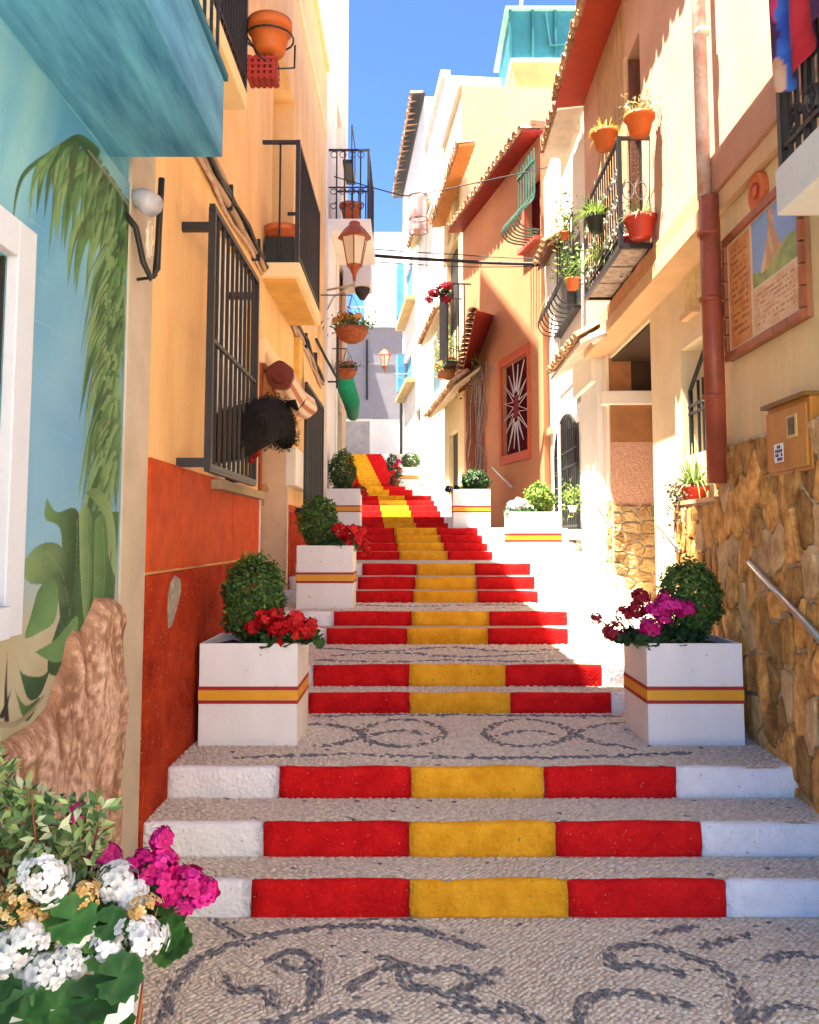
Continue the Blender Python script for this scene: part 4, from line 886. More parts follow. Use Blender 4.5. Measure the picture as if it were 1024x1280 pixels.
for i in range(len(spine) - 1):
    for k in range(nr): Fa.append((i * nr + k, i * nr + (k + 1) % nr, (i + 1) * nr + (k + 1) % nr, (i + 1) * nr + k))
Fa += [tuple(range(nr))[::-1], tuple((len(spine) - 1) * nr + k for k in range(nr))]
bb = link('body', mkmesh('body', V, Fa, fur_m, True), bu); sb = bb.modifiers.new('s', 'SUBSURF'); sb.levels = 1; sb.render_levels = 2
V2 = np.array(V); pts_ = V2[rv.integers(nr, len(V2) - nr, 2600)] + rv.normal(0, .015, (2600, 3)); cen = np.array(LF.w(5.9, .2, 2.4))
Vf, Ff, cf = leaf_cloud(pts_, (pts_ - cen) * [1, .15, 1], .035, .22, pick_cols(2600, [(.006, .006, .006), (.010, .009, .008), (.014, .013, .012)], .3, rv), droop=.8, spread=.15, fold=.1, rng=rv)
link('fur', npmesh('fur', Vf, Ff, leafm, cf), bu)['kind'] = 'stuff'
for s_ in (-1, 1): part('ear', MB().tube([LF.w(6.4, .28 + .09 * s_, 2.62), LF.w(6.4, .28 + .14 * s_, 2.63), LF.w(6.42, .28 + .17 * s_, 2.58)], [.03, .035, .012], 8), fur_m, bu, True)
part('red_scarf', MB().tube([LF.w(6.02, .24, 2.36), LF.w(6.05, .2, 2.26), LF.w(6.02, .18, 2.16)], [.05, .055, .02], 8), M('red cloth', (.4, .02, .015), bump=.1), bu, True)
# upper balcony with its pot
ux0, ux1, zu = 3.95, LF.hit(309, 136, .34)[0], LF.hit(309, 138, .34)[1]
ubal = part('balcony', MB().fbox(LF, ux0, ux1, -.05, .34, zu, zu + .1), pale_yellow, yh, bevel=.008)
railing(ubal, LF, ux0 + .03, ux1 - .02, .32, zu + .1, zu + 1.1, 11, 3)
part('scroll', MB().tube(spiral(LF, ux1 - .35, zu + .75, .33, .1), .007, 5).tube(spiral(LF, ux1 - .6, zu + .75, .33, .1, flip=-1), .007, 5), iron, ubal)
po = thing('hanging_pot', 'big orange pot hung outside the upper balcony railing', 'flower pot', LF.w(4.75, .45, 4.4))
pc = LF.w(4.88, .46, LF.hit(318, 4, .46)[1])
part('pot', MB().lathe([(.075, 0), (.09, .02), (.115, .14), (.13, .14), (.13, .2), (.115, .2), (.11, .16)], pc, 24), clay_o, po, True)
part('rack', MB().tube([(pc[0] + .14 * math.cos(a), pc[1] + .14 * math.sin(a), pc[2] + .1) for a in np.linspace(0, 6.28, 20)[:-1]], .006, 5, True).tube([LF.w(4.93, .32, pc[2] + .1), LF.w(4.93, .34, pc[2] + .1)], .006, 5).tube([LF.w(4.85, .33, pc[2] + .1), LF.w(4.83, .4, pc[2] - .02), LF.w(4.85, .5, pc[2] - .1), LF.w(4.93, .6, pc[2] - .05), LF.w(4.95, .6, pc[2] + .1)], .006, 5), iron, po)
mb = MB(); q0 = LF.w(4.86, .34, pc[2] - .06)
for k in range(5): mb.box(q0[0] + .035 * k, q0[0] + .035 * k + .022, q0[1] - .02, q0[1] + .1, q0[2] - .1, q0[2] + .04)
for k in range(4): mb.box(q0[0] - .005, q0[0] + .17, q0[1] - .024, q0[1] + .104, q0[2] - .09 + .035 * k, q0[2] - .075 + .035 * k)
part('lattice_crate', mb, clay_r, po)

# ------------------------------------------------------------------ left: tall cream house beyond
ch = thing('cream_house', 'tall cream house with white pilaster beyond the yellow house', 'house', LF.w(15, 0, 1.5))
CU0, CU1 = 12.86, 17.2
part('lower_front', MB().fbox(LF, CU0, 13.598, -6, .018, -.05, 9.2), cream_w, ch)
wall(ch, LF, 13.6, CU1, -.05, 16.4, cream_w, [(15.3, 16.9, 4.6, 6.7, .15), (14.6, 15.6, 7.0, 9.2, .2), (14.8, 16.2, 1.7, 3.9, .2)], off=.02, depth=6)
part('pilaster', MB().fbox(LF, CU0 + .004, 14.2, -.02, .055, .5, 6.45), white_w, ch, bevel=.01)
part('drain_pipe', MB().tube([LF.w(14.25, .06, 1.5), LF.w(14.25, .06, 6.4)], .035, 8), box_white, ch)
part('shutter', MB().fbox(LF, 15.3, 16.05, -.1, -.05, 4.6, 6.7).fbox(LF, 16.1, 16.9, -.1, -.05, 4.6, 6.7), M('brown shutter', (.30, .13, .07), bump=.2), ch)
part('door', MB().fbox(LF, 14.8, 16.2, -.17, -.13, 1.7, 3.9), dark_in, ch)
part('balcony_door', MB().fbox(LF, 14.6, 15.6, -.17, -.13, 7, 9.2), M('grey balcony door', (.42, .36, .28)), ch)
cu0, cz0, czt = LF.hit(462, 270, .66)[0], LF.hit(462, 283, .66)[1], LF.hit(462, 182, .66)[1]
cbal = part('balcony', MB().fbox(LF, cu0, cu0 + 1.7, 0, .68, cz0 - .08, cz0 + .12), offwhite, ch, bevel=.01)
cr = railing(cbal, LF, cu0 + .03, cu0 + 1.67, .64, cz0 + .12, czt, 12, 4, .012, wallo=.02)
sc_ = MB()
for k in range(4):
    oo = .1 + .14 * k
    for zz_ in (cz0 + .32, cz0 + .55):
        sc_.tube([LF.w(cu0 + .03, oo + .05 * math.cos(a), zz_ + .05 * math.sin(a) + .02 * a * .2) for a in np.linspace(0, 7.5, 14)], .008, 4)
    sc_.tube([LF.w(cu0 + .03, oo + .05 * math.cos(a), czt - .09 + .05 * math.sin(a)) for a in np.linspace(0, 6.2, 12)], .007, 4)
sc_.fbox(LF, cu0 + .02, cu0 + .04, .02, .64, cz0 + .62, cz0 + .64)
part('scrollwork', sc_, iron, cr, kind='stuff')
pc = LF.w(cu0 + .3, .35, cz0 + .12); bp = thing('clay_pot', 'brown clay pot on the scrolled balcony of the cream house', 'flower pot', pc)
link('pot', mkmesh('pot', *(lambda q: (q.v, q.f))(MB().lathe([(.10, 0), (.16, .28), (.18, .28), (.18, .34), (.15, .34), (.14, .3)], (0, 0, 0), 18)), clay, True), bp, (0, 0, 0))
part('small_balcony', MB().fbox(LF, 15.9, 16.9, .02, .2, LF.hit(420, 165)[1] , LF.hit(420, 165)[1] + .08).fbox(LF, 15.9, 15.93, .18, .2, LF.hit(420, 165)[1], LF.hit(420, 110)[1]).fbox(LF, 16.85, 16.9, .18, .2, LF.hit(420, 165)[1], LF.hit(420, 110)[1]).fbox(LF, 15.9, 16.9, .18, .2, LF.hit(420, 110)[1] - .03, LF.hit(420, 110)[1]), iron, ch)
# street lantern
def lantern(loc, s, label, F, arm_u, wall_o, low=False):
    t = thing('street_lantern', label, 'lantern', loc, None); H = .62 * s; rt, rb = .2 * s, .115 * s; mb = MB(); fr = MB()
    def sq(r, z): return [(r * math.cos(math.pi / 6 + k * math.pi / 3), r * math.sin(math.pi / 6 + k * math.pi / 3), z) for k in range(6)]
    b, t_ = sq(rb, .12 * s), sq(rt, .12 * s + .42 * s)
    for k in range(6):
        m2 = MB().add([b[k], b[(k + 1) % 6], t_[(k + 1) % 6], t_[k]], [(0, 1, 2, 3)]); link('pane', mkmesh('pane', m2.v, m2.f, lamp_glass), t, (0, 0, 0)); fr.tube([b[k], t_[k]], .011 * s, 5)
    fr.tube(b, .012 * s, 5, True).tube(t_, .014 * s, 5, True).lathe([(.02 * s, -.12 * s), (.03 * s, -.02 * s), (.08 * s, .08 * s), (rb * 1.05, .12 * s)], (0, 0, 0), 8)
    link('frame', mkmesh('frame', fr.v, fr.f, lamp_cap), t, (0, 0, 0))
    m2 = MB().lathe([(rt * 1.25, .53 * s), (rt * 1.22, .56 * s), (rt * .75, .68 * s), (rt * .42, .74 * s), (rt * .4, .78 * s), (rt * .12, .80 * s)], (0, 0, 0), 6); link('cap', mkmesh('cap', m2.v, m2.f, lamp_cap), t, (0, 0, 0))
    m2 = MB().tube([(0, 0, -.12 * s), (0, 0, -.2 * s)], .02 * s, 6)
    a = F.w(arm_u, wall_o, 0); dx, dy = a[0] - loc[0], a[1] - loc[1]
    m2.tube([(0, 0, -.17 * s), (dx, dy, -.17 * s)], .018 * s, 6).tube([(dx * .2, dy * .2, -.19 * s), (dx * .7, dy * .7, -.3 * s), (dx, dy, -.55 * s)], .012 * s, 5)
    link('bracket', mkmesh('bracket', m2.v, m2.f, M('grey bracket', (.35, .32, .28), rough=.5)), t, (0, 0, 0)); return t
lx, lz = onY(443, 352, 12.6); lantern((lx, 12.6, lz + .12), 1.0, 'brown capped hexagonal street lantern below the scrolled balcony', LF, 12.9, .0)
# hanging baskets
def basket(loc, r, label, pal, fpal, F, wu, wo, n=70, bm=None):
    t = thing('hanging_basket', label, 'hanging basket', loc)
    m2 = MB().lathe([(r * .35, -r * .95), (r * .75, -r * .75), (r, -r * .3), (r * 1.04, 0), (r * .95, 0), (r * .9, -r * .1)], (0, 0, 0), 18); link('bowl', mkmesh('bowl', m2.v, m2.f, bm or M('rust coloured coir', (.30, .08, .03), var=.4, scale=30, bump=.6), True), t, (0, 0, 0))
    rng = np.random.default_rng(int(loc[1] * 100)); nn = n * 6; P = rng.normal(size=(nn, 3)) * [r * .6, r * .6, r * .28] + [0, 0, r * .2]; cols = pick_cols(nn, pal, .3, rng)
    V, Fc, cl = leaf_cloud(P, P, r * .32, .35, cols, spread=.9, rng=rng); link('foliage', npmesh('foliage', V, Fc, leafm, cl), t, (0, 0, 0))['kind'] = 'stuff'
    for k in range(7):
        link('flower_head', heads('bask' + str(fpal[0]), r * .28, fpal, r * .14, 16)[k % 3], t, (rng.normal(0, r * .5), rng.normal(0, r * .4), r * .35 + rng.uniform(0, r * .35)))
    a = F.w(wu, wo, 0); dx, dy = a[0] - loc[0], a[1] - loc[1]; m2 = MB().tube([(dx, dy, r * 2.1), (0, 0, r * 2.1)], .01, 5)
    for k in range(3): m2.tube([(r * math.cos(k * 2.1), r * math.sin(k * 2.1), 0), (0, 0, r * 2.1)], .005, 4)
    link('hanger', mkmesh('hanger', m2.v, m2.f, iron), t, (0, 0, 0)); return t
x, z_ = onY(440, 410, 12.3); basket((x, 12.3, z_), .23, 'basket of orange flowers hanging below the street lantern', GREEN_BOX + GREEN_FRESH, ORANGE, LF, 12.3, 0)
x, z_ = onY(433, 462, 13.6); basket((x, 13.6, z_), .16, 'small trailing basket hanging above the green roll', GREEN_DARK + [(.2, .16, .08)], [(.5, .2, .12)], LF, 13.6, .05)
gr = thing('green_roll', 'rolled green canvas hanging beside the cream pilaster', 'awning', LF.w(14.6, .1, 3.6))
part('canvas', MB().tube([LF.w(14.35, .14, 4.35), LF.w(14.5, .2, 4.2), LF.w(15.2, .26, 4.0), LF.w(15.9, .24, 3.85)], [.11, .16, .15, .1], 14), green_cloth, gr, True)
part('roll_bracket', MB().fbox(LF, 14.4, 14.44, 0, .16, 4.2, 4.24), iron, gr)
ac = thing('wall_cabinet', 'cream cabinet hung under the scrolled balcony', 'cabinet', LF.w(16.4, .3, 6.0))
x0, z0_ = onY(441, 357, 16.3); x1, z1_ = onY(464, 326, 16.3)
part('case', MB().box(-1.28, x1, 16.3, 16.9, z0_, z1_), box_white, ac, bevel=.02); part('bowl', MB().lathe([(.05, -.22), (.13, -.1), (.15, 0)], ((x0 + x1) / 2, 16.5, z0_), 14), M('dark bowl', (.06, .05, .05)), ac, True)
bk = thing('wall_bracket', 'empty black iron plant bracket on the cream pilaster', 'bracket', LF.w(12.9, .02, 4))
part('arm', MB().tube([LF.w(11.6, .02, 4.3), LF.w(12.2, .1, 4.15), LF.w(12.9, .2, 4.0)], .02, 6).tube([LF.w(12.9, .2, 4.8), LF.w(12.9, .2, 3.85)], .02, 6).tube([LF.w(12.9, .0, 3.95), LF.w(12.9, .2, 3.95)], .014, 6), iron, bk)
# unseen houses added for their bounce and shade
qh = thing('bounce_house', 'unseen white house added behind the camera to bounce sunlight', 'house', (3.4, -6, 0)); QF = Fac(3.4, -14, 0, True)  # unseen, added to bounce sunlight onto the shaded steps
wall(qh, QF, 0, 13, -.05, 9, white_w, [(2, 3, 1.0, 2.6, .2), (5, 6.1, .05, 2.3, .25), (8.5, 9.6, 1.0, 2.6, .2), (2, 3, 4.4, 6.2, .2), (5, 6, 4.4, 6.2, .2), (8.5, 9.6, 4.4, 6.2, .2)], depth=6)
for a, b, c, d in ((2, 3, 1.0, 2.6), (8.5, 9.6, 1.0, 2.6), (2, 3, 4.4, 6.2), (5, 6, 4.4, 6.2), (8.5, 9.6, 4.4, 6.2), (5, 6.1, .05, 2.3)): part('window' if c > .5 else 'door', MB().fbox(QF, a, b, -.198, -.16, c, d), glass_dk if c > .5 else wood_dk, qh)
lh = thing('shade_house', 'unseen tall white house added to shade the upper steps', 'house', (-6, 24, 2))  # unseen, heightened to cast shade on the end house and upper steps
part('wall', MB().box(-11, -4.4, 18.6, 40.5, -.05, 18.5), white_w, lh)

# ------------------------------------------------------------------ right: pink house with stone plinth
ph = thing('pink_house', 'pink and ochre house with rubble stone plinth and red eaves', 'house', RF.w(6, 0, 0))
SET = -.2; PU = RF.U(907); PE = RF.U(852); zpl = 2.24; zpl2 = RF.hit(870, 630)[1]; EU = 10.5; zband = RF.hit(900, 222)[1] - .1
wall(ph, RF, 2.2, PU, -.05, zband, beige_w, [], off=-.02, depth=5, name='lower_wall')
dw0, dw1 = RF.U(819, SET), RF.U(766, SET)
win = (RF.U(905, SET) + .02, RF.U(857, SET), RF.hit(860, 570, SET)[1], RF.hit(857, 434, SET)[1])
zdt = RF.hit(819, 392, SET)[1]
wall(ph, RF, PU + .004, EU, -.05, zband, M('light ochre plaster', (.72, .60, .40), var=.08, scale=2, bump=.2), [(*win, .3), (dw0, dw1, .9, zdt, .75)], off=SET, depth=4.8, name='lower_wall')  # plain light ochre base colour
ud0, ud1 = RF.U(814), RF.U(797); ze = RF.hit(704, 100, .36)[1]
wall(ph, RF, 2.2, EU, zband + .003, ze + .25, pink_w, [(ud0, ud1, zband + .2, 6.3, .35)], off=0, depth=5, name='upper_wall')
part('balcony_door', MB().fbox(RF, ud0 + .002, ud1 - .002, -.348, -.3, zband + .2, 6.3).fbox(RF, ud1 - .03, ud1 - .002, -.3, -.01, zband + .202, 6.298), wood_dk, ph)
part('door_jamb', MB().fbox(RF, ud1, ud1 + .07, -.01, .02, zband + .2, 6.35), tan_w, ph)
part('eave_shade', MB().fbox(RF, ud1 + .09, 9.6, .0, .012, 5.15, ze - .02), shade_brown, ph)  # streaked brown sheet painting the eave's shade onto the wall
part('band', MB().fbox(RF, 2.2, PU + .02, -.015, .06, zband - .02, zband + .24), band_w, ph, bevel=.008)
part('band', MB().fbox(RF, 2.2, PU + .01, -.015, .035, zband - .15, zband - .022), tan_w, ph, bevel=.008)
part('band', MB().fbox(RF, PU + .03, EU, SET - .01, .055, zband - .14, zband + .001), tan_w, ph, bevel=.01)
part('band', MB().fbox(RF, PU + .03, EU, -.01, .03, zband + .003, zband + .17), M('orange band', (.62, .33, .16), bump=.1), ph)
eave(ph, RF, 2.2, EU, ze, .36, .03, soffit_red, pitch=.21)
# rubble stone plinth: single stones set in mortar
pl = part('plinth', MB().fbox(RF, 2.2, PU + .02, -.05, .035, -.05, zpl).fbox(RF, PU + .021, PE, SET - .02, .034, -.05, zpl2), mortar_m, ph)
def clip(poly_, a, b, c):
    out = []
    for i in range(len(poly_)):
        p_, q_ = poly_[i], poly_[(i + 1) % len(poly_)]; dp, dq = a * p_[0] + b * p_[1] - c, a * q_[0] + b * q_[1] - c
        if dp <= 0: out.append(p_)
        if (dp < 0) != (dq < 0) and abs(dp - dq) > 1e-12: t_ = dp / (dp - dq); out.append((p_[0] + (q_[0] - p_[0]) * t_, p_[1] + (q_[1] - p_[1]) * t_))
    return out
def stones(T, F, regions, o0, depth_, mats, size, seed, sx=1.0, sz=1.35, gap=.011, face=None):
    rn = random.Random(seed)
    for (u0, u1, z0, z1) in regions:
        S = []; tries = 0
        while tries < 6000:
            tries += 1; p_ = (rn.uniform(u0, u1), rn.uniform(z0, z1)); m_ = size * rn.uniform(.62, 1.25)
            if all(((p_[0] - q[0]) / sx) ** 2 + ((p_[1] - q[1]) / sz) ** 2 > (m_ ** 2) for q in S): S.append(p_)
        for i, s_ in enumerate(S):
            P_ = [(u0, z0), (u1, z0), (u1, z1), (u0, z1)]
            for j, q in enumerate(S):
                if j == i or abs(q[0] - s_[0]) > size * 4 or abs(q[1] - s_[1]) > size * 5: continue
                a_, b_ = (q[0] - s_[0]) / sx ** 2, (q[1] - s_[1]) / sz ** 2; L = math.hypot(a_, b_); mx_, mz_ = (q[0] + s_[0]) / 2, (q[1] + s_[1]) / 2
                P_ = clip(P_, a_, b_, a_ * mx_ + b_ * mz_ - gap * L * rn.uniform(.6, 1.5))
                if len(P_) < 3: break
            if len(P_) < 3: continue
            c0 = (sum(p[0] for p in P_) / len(P_), sum(p[1] for p in P_) / len(P_)); Q = []
            for a_, b_ in zip(P_, P_[1:] + P_[:1]):      # worn corners
                if math.hypot(b_[0] - a_[0], b_[1] - a_[1]) < .015: continue
                j_ = rn.uniform(.06, .16); Q.append((a_[0] * (1 - j_) + b_[0] * j_, a_[1] * (1 - j_) + b_[1] * j_)); Q.append(((a_[0] + b_[0]) / 2 + rn.uniform(-.012, .006), (a_[1] + b_[1]) / 2 + rn.uniform(-.010, .008))); j_ = rn.uniform(.06, .16); Q.append((a_[0] * j_ + b_[0] * (1 - j_), a_[1] * j_ + b_[1] * (1 - j_)))
            n = len(Q)
            if n < 4: continue
            dp = depth_ * rn.uniform(.5, 1.2); mb = MB(); tu, tz = rn.uniform(-.3, .3), rn.uniform(-.25, .25)
            rings = [(1.0, o0 - .02), (1.0, o0 + dp * .75), (.955, o0 + dp * 1.0), (.5, o0 + dp * 1.05)]
            for sc, oo in rings:
                for q in Q: mb.v.append(F.w(c0[0] + (q[0] - c0[0]) * sc, oo + ((q[0] - c0[0]) * tu + (q[1] - c0[1]) * tz) * .22 * (oo > o0) + rn.uniform(-.004, .004) * (oo > o0), c0[1] + (q[1] - c0[1]) * sc))
            for r_ in range(3):
                for k in range(n): mb.f.append((r_ * n + k, r_ * n + (k + 1) % n, (r_ + 1) * n + (k + 1) % n, (r_ + 1) * n + k))
            mb.f.append(tuple(3 * n + k for k in range(n)))
            part('stone', mb, mats[0] if rn.random() < .75 else mats[1], T, smooth=False)
stones(pl, RF, [(2.6, PU + .01, -.03, zpl - .02), (PU + .03, PE - .01, .2, zpl2 - .02)], .035, .026, (stone_m, stone_l), .165, 4, sz=1.7, gap=.010)
part('ledge', MB().fbox(RF, PU + .03, PE + .02, SET + .01, .06, zpl2, zpl2 + .03), tan_w, pl)
# doorway: stone foot, roughcast reveal, white ledge
fr_ = part('door_reveal', MB().fbox(RF, dw1 - .02, dw1 + .02, SET - .74, SET + .006, 2.0, zdt - .4), pink_reveal, ph)
part('reveal_top', MB().fbox(RF, dw1 - .021, dw1 + .02, SET - .74, SET + .004, 2.75, zdt - .002), shade_reveal, ph)  # shade on the upper reveal is put into its brown colour
part('shade_ceiling', MB().fbox(RF, dw0 + .004, dw1 - .024, SET - .74, SET - .03, zdt - .04, zdt - .003), M('shade dark boards', (.05, .025, .012), rough=.7), ph)  # near-black boards paint in the shade under the door head
part('transom', MB().fbox(RF, dw1 - .03, dw1 - .021, SET - .74, SET - .25, zdt - .42, zdt - .04), M('shade dark boards', (.05, .025, .012), rough=.7), ph)  # kept near black to paint in the doorway's shaded depth
part('door_leaf', MB().fbox(RF, dw0 + .01, dw1 - .02, SET - .745, SET - .7, .9, zdt - .002), wood_dk, ph)
zl = RF.hit(765, 505, SET)[1]; part('ledge', MB().fbox(RF, dw1 - .1, dw1 + .06, SET - .5, SET + .1, zl, zl + .16), offwhite, ph, bevel=.01)
zq = 1.0
class RevF:      # the far jamb faces down the street
    def w(s, u, o, z): return RF.w(dw1 - .02 - o, SET - .74 + u, z)
stones(ph, RevF(), [(.02, .74, .9, 2.0)], 0, .035, (stone_l, stone_l), .2, 9, sx=1.3, sz=.8)
part('reveal_mortar', MB().fbox(RF, dw1 - .022, dw1 + .02, SET - .74, SET + .004, .85, 2.0), mortar_m, ph)
stones(ph, RF, [(dw1 + .03, EU - .02, .95, 2.05)], SET, .03, (stone_l, stone_m), .17, 11)
part('corner_pier', MB().fbox(RF, dw1 + .03, EU - .003, SET - .01, SET + .03, 2.06, zband - .15), offwhite, ph)
# barred window behind the drainpipe
part('window', MB().fbox(RF, *win[:2], SET - .295, SET - .27, *win[2:]), glass_dk, ph)
wg = part('window_grille', MB().tube([RF.w(win[1] - .05, SET - .06, win[2]), RF.w(win[1] - .05, SET - .06, win[3] - .35), RF.w((win[0] + win[1]) / 2, SET - .06, win[3] - .08), RF.w(win[0] + .05, SET - .06, win[3] - .35), RF.w(win[0] + .05, SET - .06, win[2])], .02, 6), iron, ph)
bars(wg, RF, [win[0] + .15 + .13 * k for k in range(int((win[1] - win[0] - .25) / .13))], SET - .06, win[2], win[3] - .3, .013, iron)
for zz_ in (win[2] + .35, win[3] - .5): part('grille_rail', MB().fbox(RF, win[0], win[1], SET - .07, SET - .05, zz_, zz_ + .025), iron, wg)
sg = thing('wall_plaque', 'small pale framed plaque on the sunlit ochre wall', 'plaque', RF.w(6.3, SET, 3.1))
s0, s1 = RF.hit(875, 392, SET), RF.hit(857, 330, SET)
part('plate', MB().fbox(RF, s0[0], s1[0], SET - .01, SET + .015, RF.hit(858, 396, SET)[1], RF.hit(858, 332, SET)[1]), M('cream plaque', (.72, .60, .30), var=.2, scale=14, bump=.1), sg); part('plaque_shelf', MB().fbox(RF, s0[0], s1[0], SET, SET + .06, RF.hit(858, 396, SET)[1] - .05, RF.hit(858, 396, SET)[1]), tan_w, sg)
# drainpipes
dp_ = thing('drainpipe', 'brown drainpipe running down between the ochre walls', 'drainpipe', RF.w(5.7, 0, 0)); pu = RF.U(901, .08)
part('lower_pipe', MB().tube([RF.w(pu, .09, zpl - .25), RF.w(pu, .09, zband - .05)], .066, 14), pipe_m, dp_, True)
part('upper_pipe', MB().tube([RF.w(pu + .03, .11, zband - .05), RF.w(pu + .03, .11, ze + .1)], .045, 14), pipe_w, dp_, True, label='paler pink upper length of pipe')  # upper length paler and thinner than the lower
for zz_, m_, r_ in ((5.05, box_white, .052), (3.2, pipe_m, .073), (2.55, pipe_m, .073), (zband - .3, pipe_m, .073)): part('pipe_clip', MB().tube([RF.w(pu - .0, .1, zz_ - .015), RF.w(pu, .1, zz_ + .015)], r_, 14), m_, dp_, True)
# framed tile picture
tpic = thing('tile_picture', 'framed ceramic picture of a rock tower on the ochre wall', 'tile picture', RF.w(5, 0, 3))
a_ = RF.hit(913, 458); b_ = RF.hit(1013, 390); c_ = RF.hit(906, 308); tu0, tu1, tz0, tz1 = b_[0], a_[0], (a_[1] + b_[1]) / 2, (a_[1] + b_[1]) / 2 + (c_[1] - a_[1])
fw_ = .05; frm = part('frame', MB().fbox(RF, tu0 + .004, tu1 - .004, -.03, .012, tz0 + .004, tz1 - .004), M('brown grout', (.30, .14, .07), bump=.2), tpic)
def rim(p0, p1, horiz):
    n = 6
    for k in range(n):
        a = p0 + (p1 - p0) * k / n + .004; b = p0 + (p1 - p0) * (k + 1) / n - .004; j = random.uniform(0, .005)
        fb2 = MB().fbox(RF, a, b, .012, .034 + j, horiz[1], horiz[2]) if horiz[0] else MB().fbox(RF, horiz[1], horiz[2], .012, .034 + j, a, b)
        part('frame_tile', fb2, M('brown glazed tile', (.30, .085, .035), rough=.35, var=.2, bump=.1, rnd=.15), frm, bevel=.004)
rim(tu0, tu1, (True, tz0, tz0 + fw_)); rim(tu0, tu1, (True, tz1 - fw_, tz1)); rim(tz0 + fw_, tz1 - fw_, (False, tu0, tu0 + fw_)); rim(tz0 + fw_, tz1 - fw_, (False, tu1 - fw_, tu1))
# picture painted on the glaze: text field left (far side), landscape above text field on the near side
n1, n2 = 150, 150; su = np.linspace(0, 1, n1); sv = np.linspace(0, 1, n2); SU, SV = np.meshgrid(su, sv); SU = SU.ravel(); SV = SV.ravel()   # SU 0 = far (left in view), 1 = near
pc_ = np.tile(np.array((.62, .50, .34)), (SU.size, 1))
def fldn(a, b, c, d): return (SU > a) & (SU < b) & (SV > c) & (SV < d)
nz1 = fbm(SU * 6, SV * 6, 3.)
m_ = fldn(.03, .36, .03, .97); pc_[m_] = mixc((.50, .19, .045), (.62, .30, .10), .5 + .5 * nz1)[m_]
lines = (np.sin(SV * 2 * math.pi * 17) > .25) & (np.array([noise.noise((u * 40, round(v * 17) * 3.1, .5)) for u, v in zip(SU, SV)]) > -.15)
m_ = fldn(.07, .32, .10, .90) & lines; pc_[m_] = (.30, .11, .04)
m_ = fldn(.39, .97, .03, .40); pc_[m_] = mixc((.56, .30, .14), (.68, .48, .30), .5 + .5 * nz1)[m_]; m_ = fldn(.44, .93, .07, .36) & (np.sin(SV * 2 * math.pi * 24) > .2) & (np.array([noise.noise((u * 46, round(v * 24) * 2.7, 7.5)) for u, v in zip(SU, SV)]) > -.1); pc_[m_] = (.36, .16, .07)
m_ = fldn(.39, .97, .42, .98); pc_[m_] = (.13, .30, .62)
hill = .58 + .06 * np.sin(SU * 9); m_ = fldn(.39, .97, .42, .98) & (SV < hill); pc_[m_] = mixc((.12, .22, .04), (.26, .34, .08), .5 + .7 * nz1)[m_]
tw = np.abs(SU - .66) < (.035 + .22 * np.clip((.82 - SV), 0, .3) ** 1.15 * 2.2); m_ = fldn(.39, .97, .5, .96) & tw & (SV > hill - .03); pc_[m_] = mixc((.40, .20, .07), (.62, .40, .20), .5 + .8 * fbm(SU * 9, SV * 3, 3.))[m_]
VV = np.array([RF.w(tu1 - fw_ - (tu1 - tu0 - 2 * fw_) * u, .016, tz0 + fw_ + (tz1 - tz0 - 2 * fw_) * v) for u, v in zip(SU, SV)])
ii, jj = np.meshgrid(np.arange(n1 - 1), np.arange(n2 - 1)); a0 = (jj * n1 + ii).ravel(); link('picture', npmesh('picture', VV, np.stack([a0, a0 + 1, a0 + n1 + 1, a0 + n1], 1), tile_pic, pc_), tpic)
md = thing('wall_medallion', 'round terracotta medallion above the tile picture', 'medallion', RF.w(5, 0, 3.8)); mc = RF.hit(948, 240)
ang = math.atan2(RF.n[1], RF.n[0])
def disc(F, u, z, o0, prof, n=24):
    mb = MB(); base = [(r * math.cos(2 * math.pi * k / n), r * math.sin(2 * math.pi * k / n), o) for r, o in prof for k in range(n)]
    mb.v = [F.w(u + a, o0 + o, z + b) for a, b, o in base]; N = len(prof)
    for i in range(N - 1):
        for k in range(n): mb.f.append((i * n + k, i * n + (k + 1) % n, (i + 1) * n + (k + 1) % n, (i + 1) * n + k))
    mb.f.append(tuple((N - 1) * n + k for k in range(n))); return mb
part('disc', disc(RF, mc[0], mc[1], -.02, [(.115, 0), (.115, .035), (.10, .045), (.09, .035), (.05, .035), (.03, .05)]), clay, md)
part('emblem', MB().tube(spiral(RF, mc[0], mc[1], .02, .06, 1.6), .008, 5), clay_r, md)
# meter cupboard
mt = thing('meter_cupboard', 'orange wooden meter cupboard set in the stone plinth', 'cupboard', RF.w(4.6, 0, 2)); a_ = RF.hit(960, 598, .07); b_ = RF.hit(1013, 583, .07); c_ = RF.hit(955, 516, .07)
mu0, mu1, mz0, mz1 = b_[0], a_[0], (a_[1] + b_[1]) / 2, c_[1] + .01
part('case', MB().fbox(RF, mu0, mu1, -.03, .06, mz0, mz1), gold_wood, mt, bevel=.006); dl = part('door', MB().fbox(RF, mu0 + .02, mu1 - .015, .06, .075, mz0 + .02, mz1 - .03), gold_wood, mt, bevel=.004)
part('roof_strip', MB().fbox(RF, mu0 - .01, mu1 + .01, -.02, .095, mz1 - .002, mz1 + .02), M('dark brass', (.20, .10, .02), rough=.4), mt)
w_ = mu1 - mu0; h_ = mz1 - mz0; part('window_frame', MB().fbox(RF, mu0 + w_ * .22, mu0 + w_ * .44, .075, .082, mz0 + h_ * .48, mz0 + h_ * .80), M('pale brass', (.55, .40, .16), rough=.4), dl); part('pane', MB().fbox(RF, mu0 + w_ * .26, mu0 + w_ * .40, .082, .085, mz0 + h_ * .52, mz0 + h_ * .76), glass_dk, dl)
stk = part('sticker', MB().fbox(RF, mu0 + w_ * .56, mu0 + w_ * .78, .0755, .0775, mz0 + h_ * .17, mz0 + h_ * .44), M('white sticker', (.75, .75, .78), bump=0), dl)
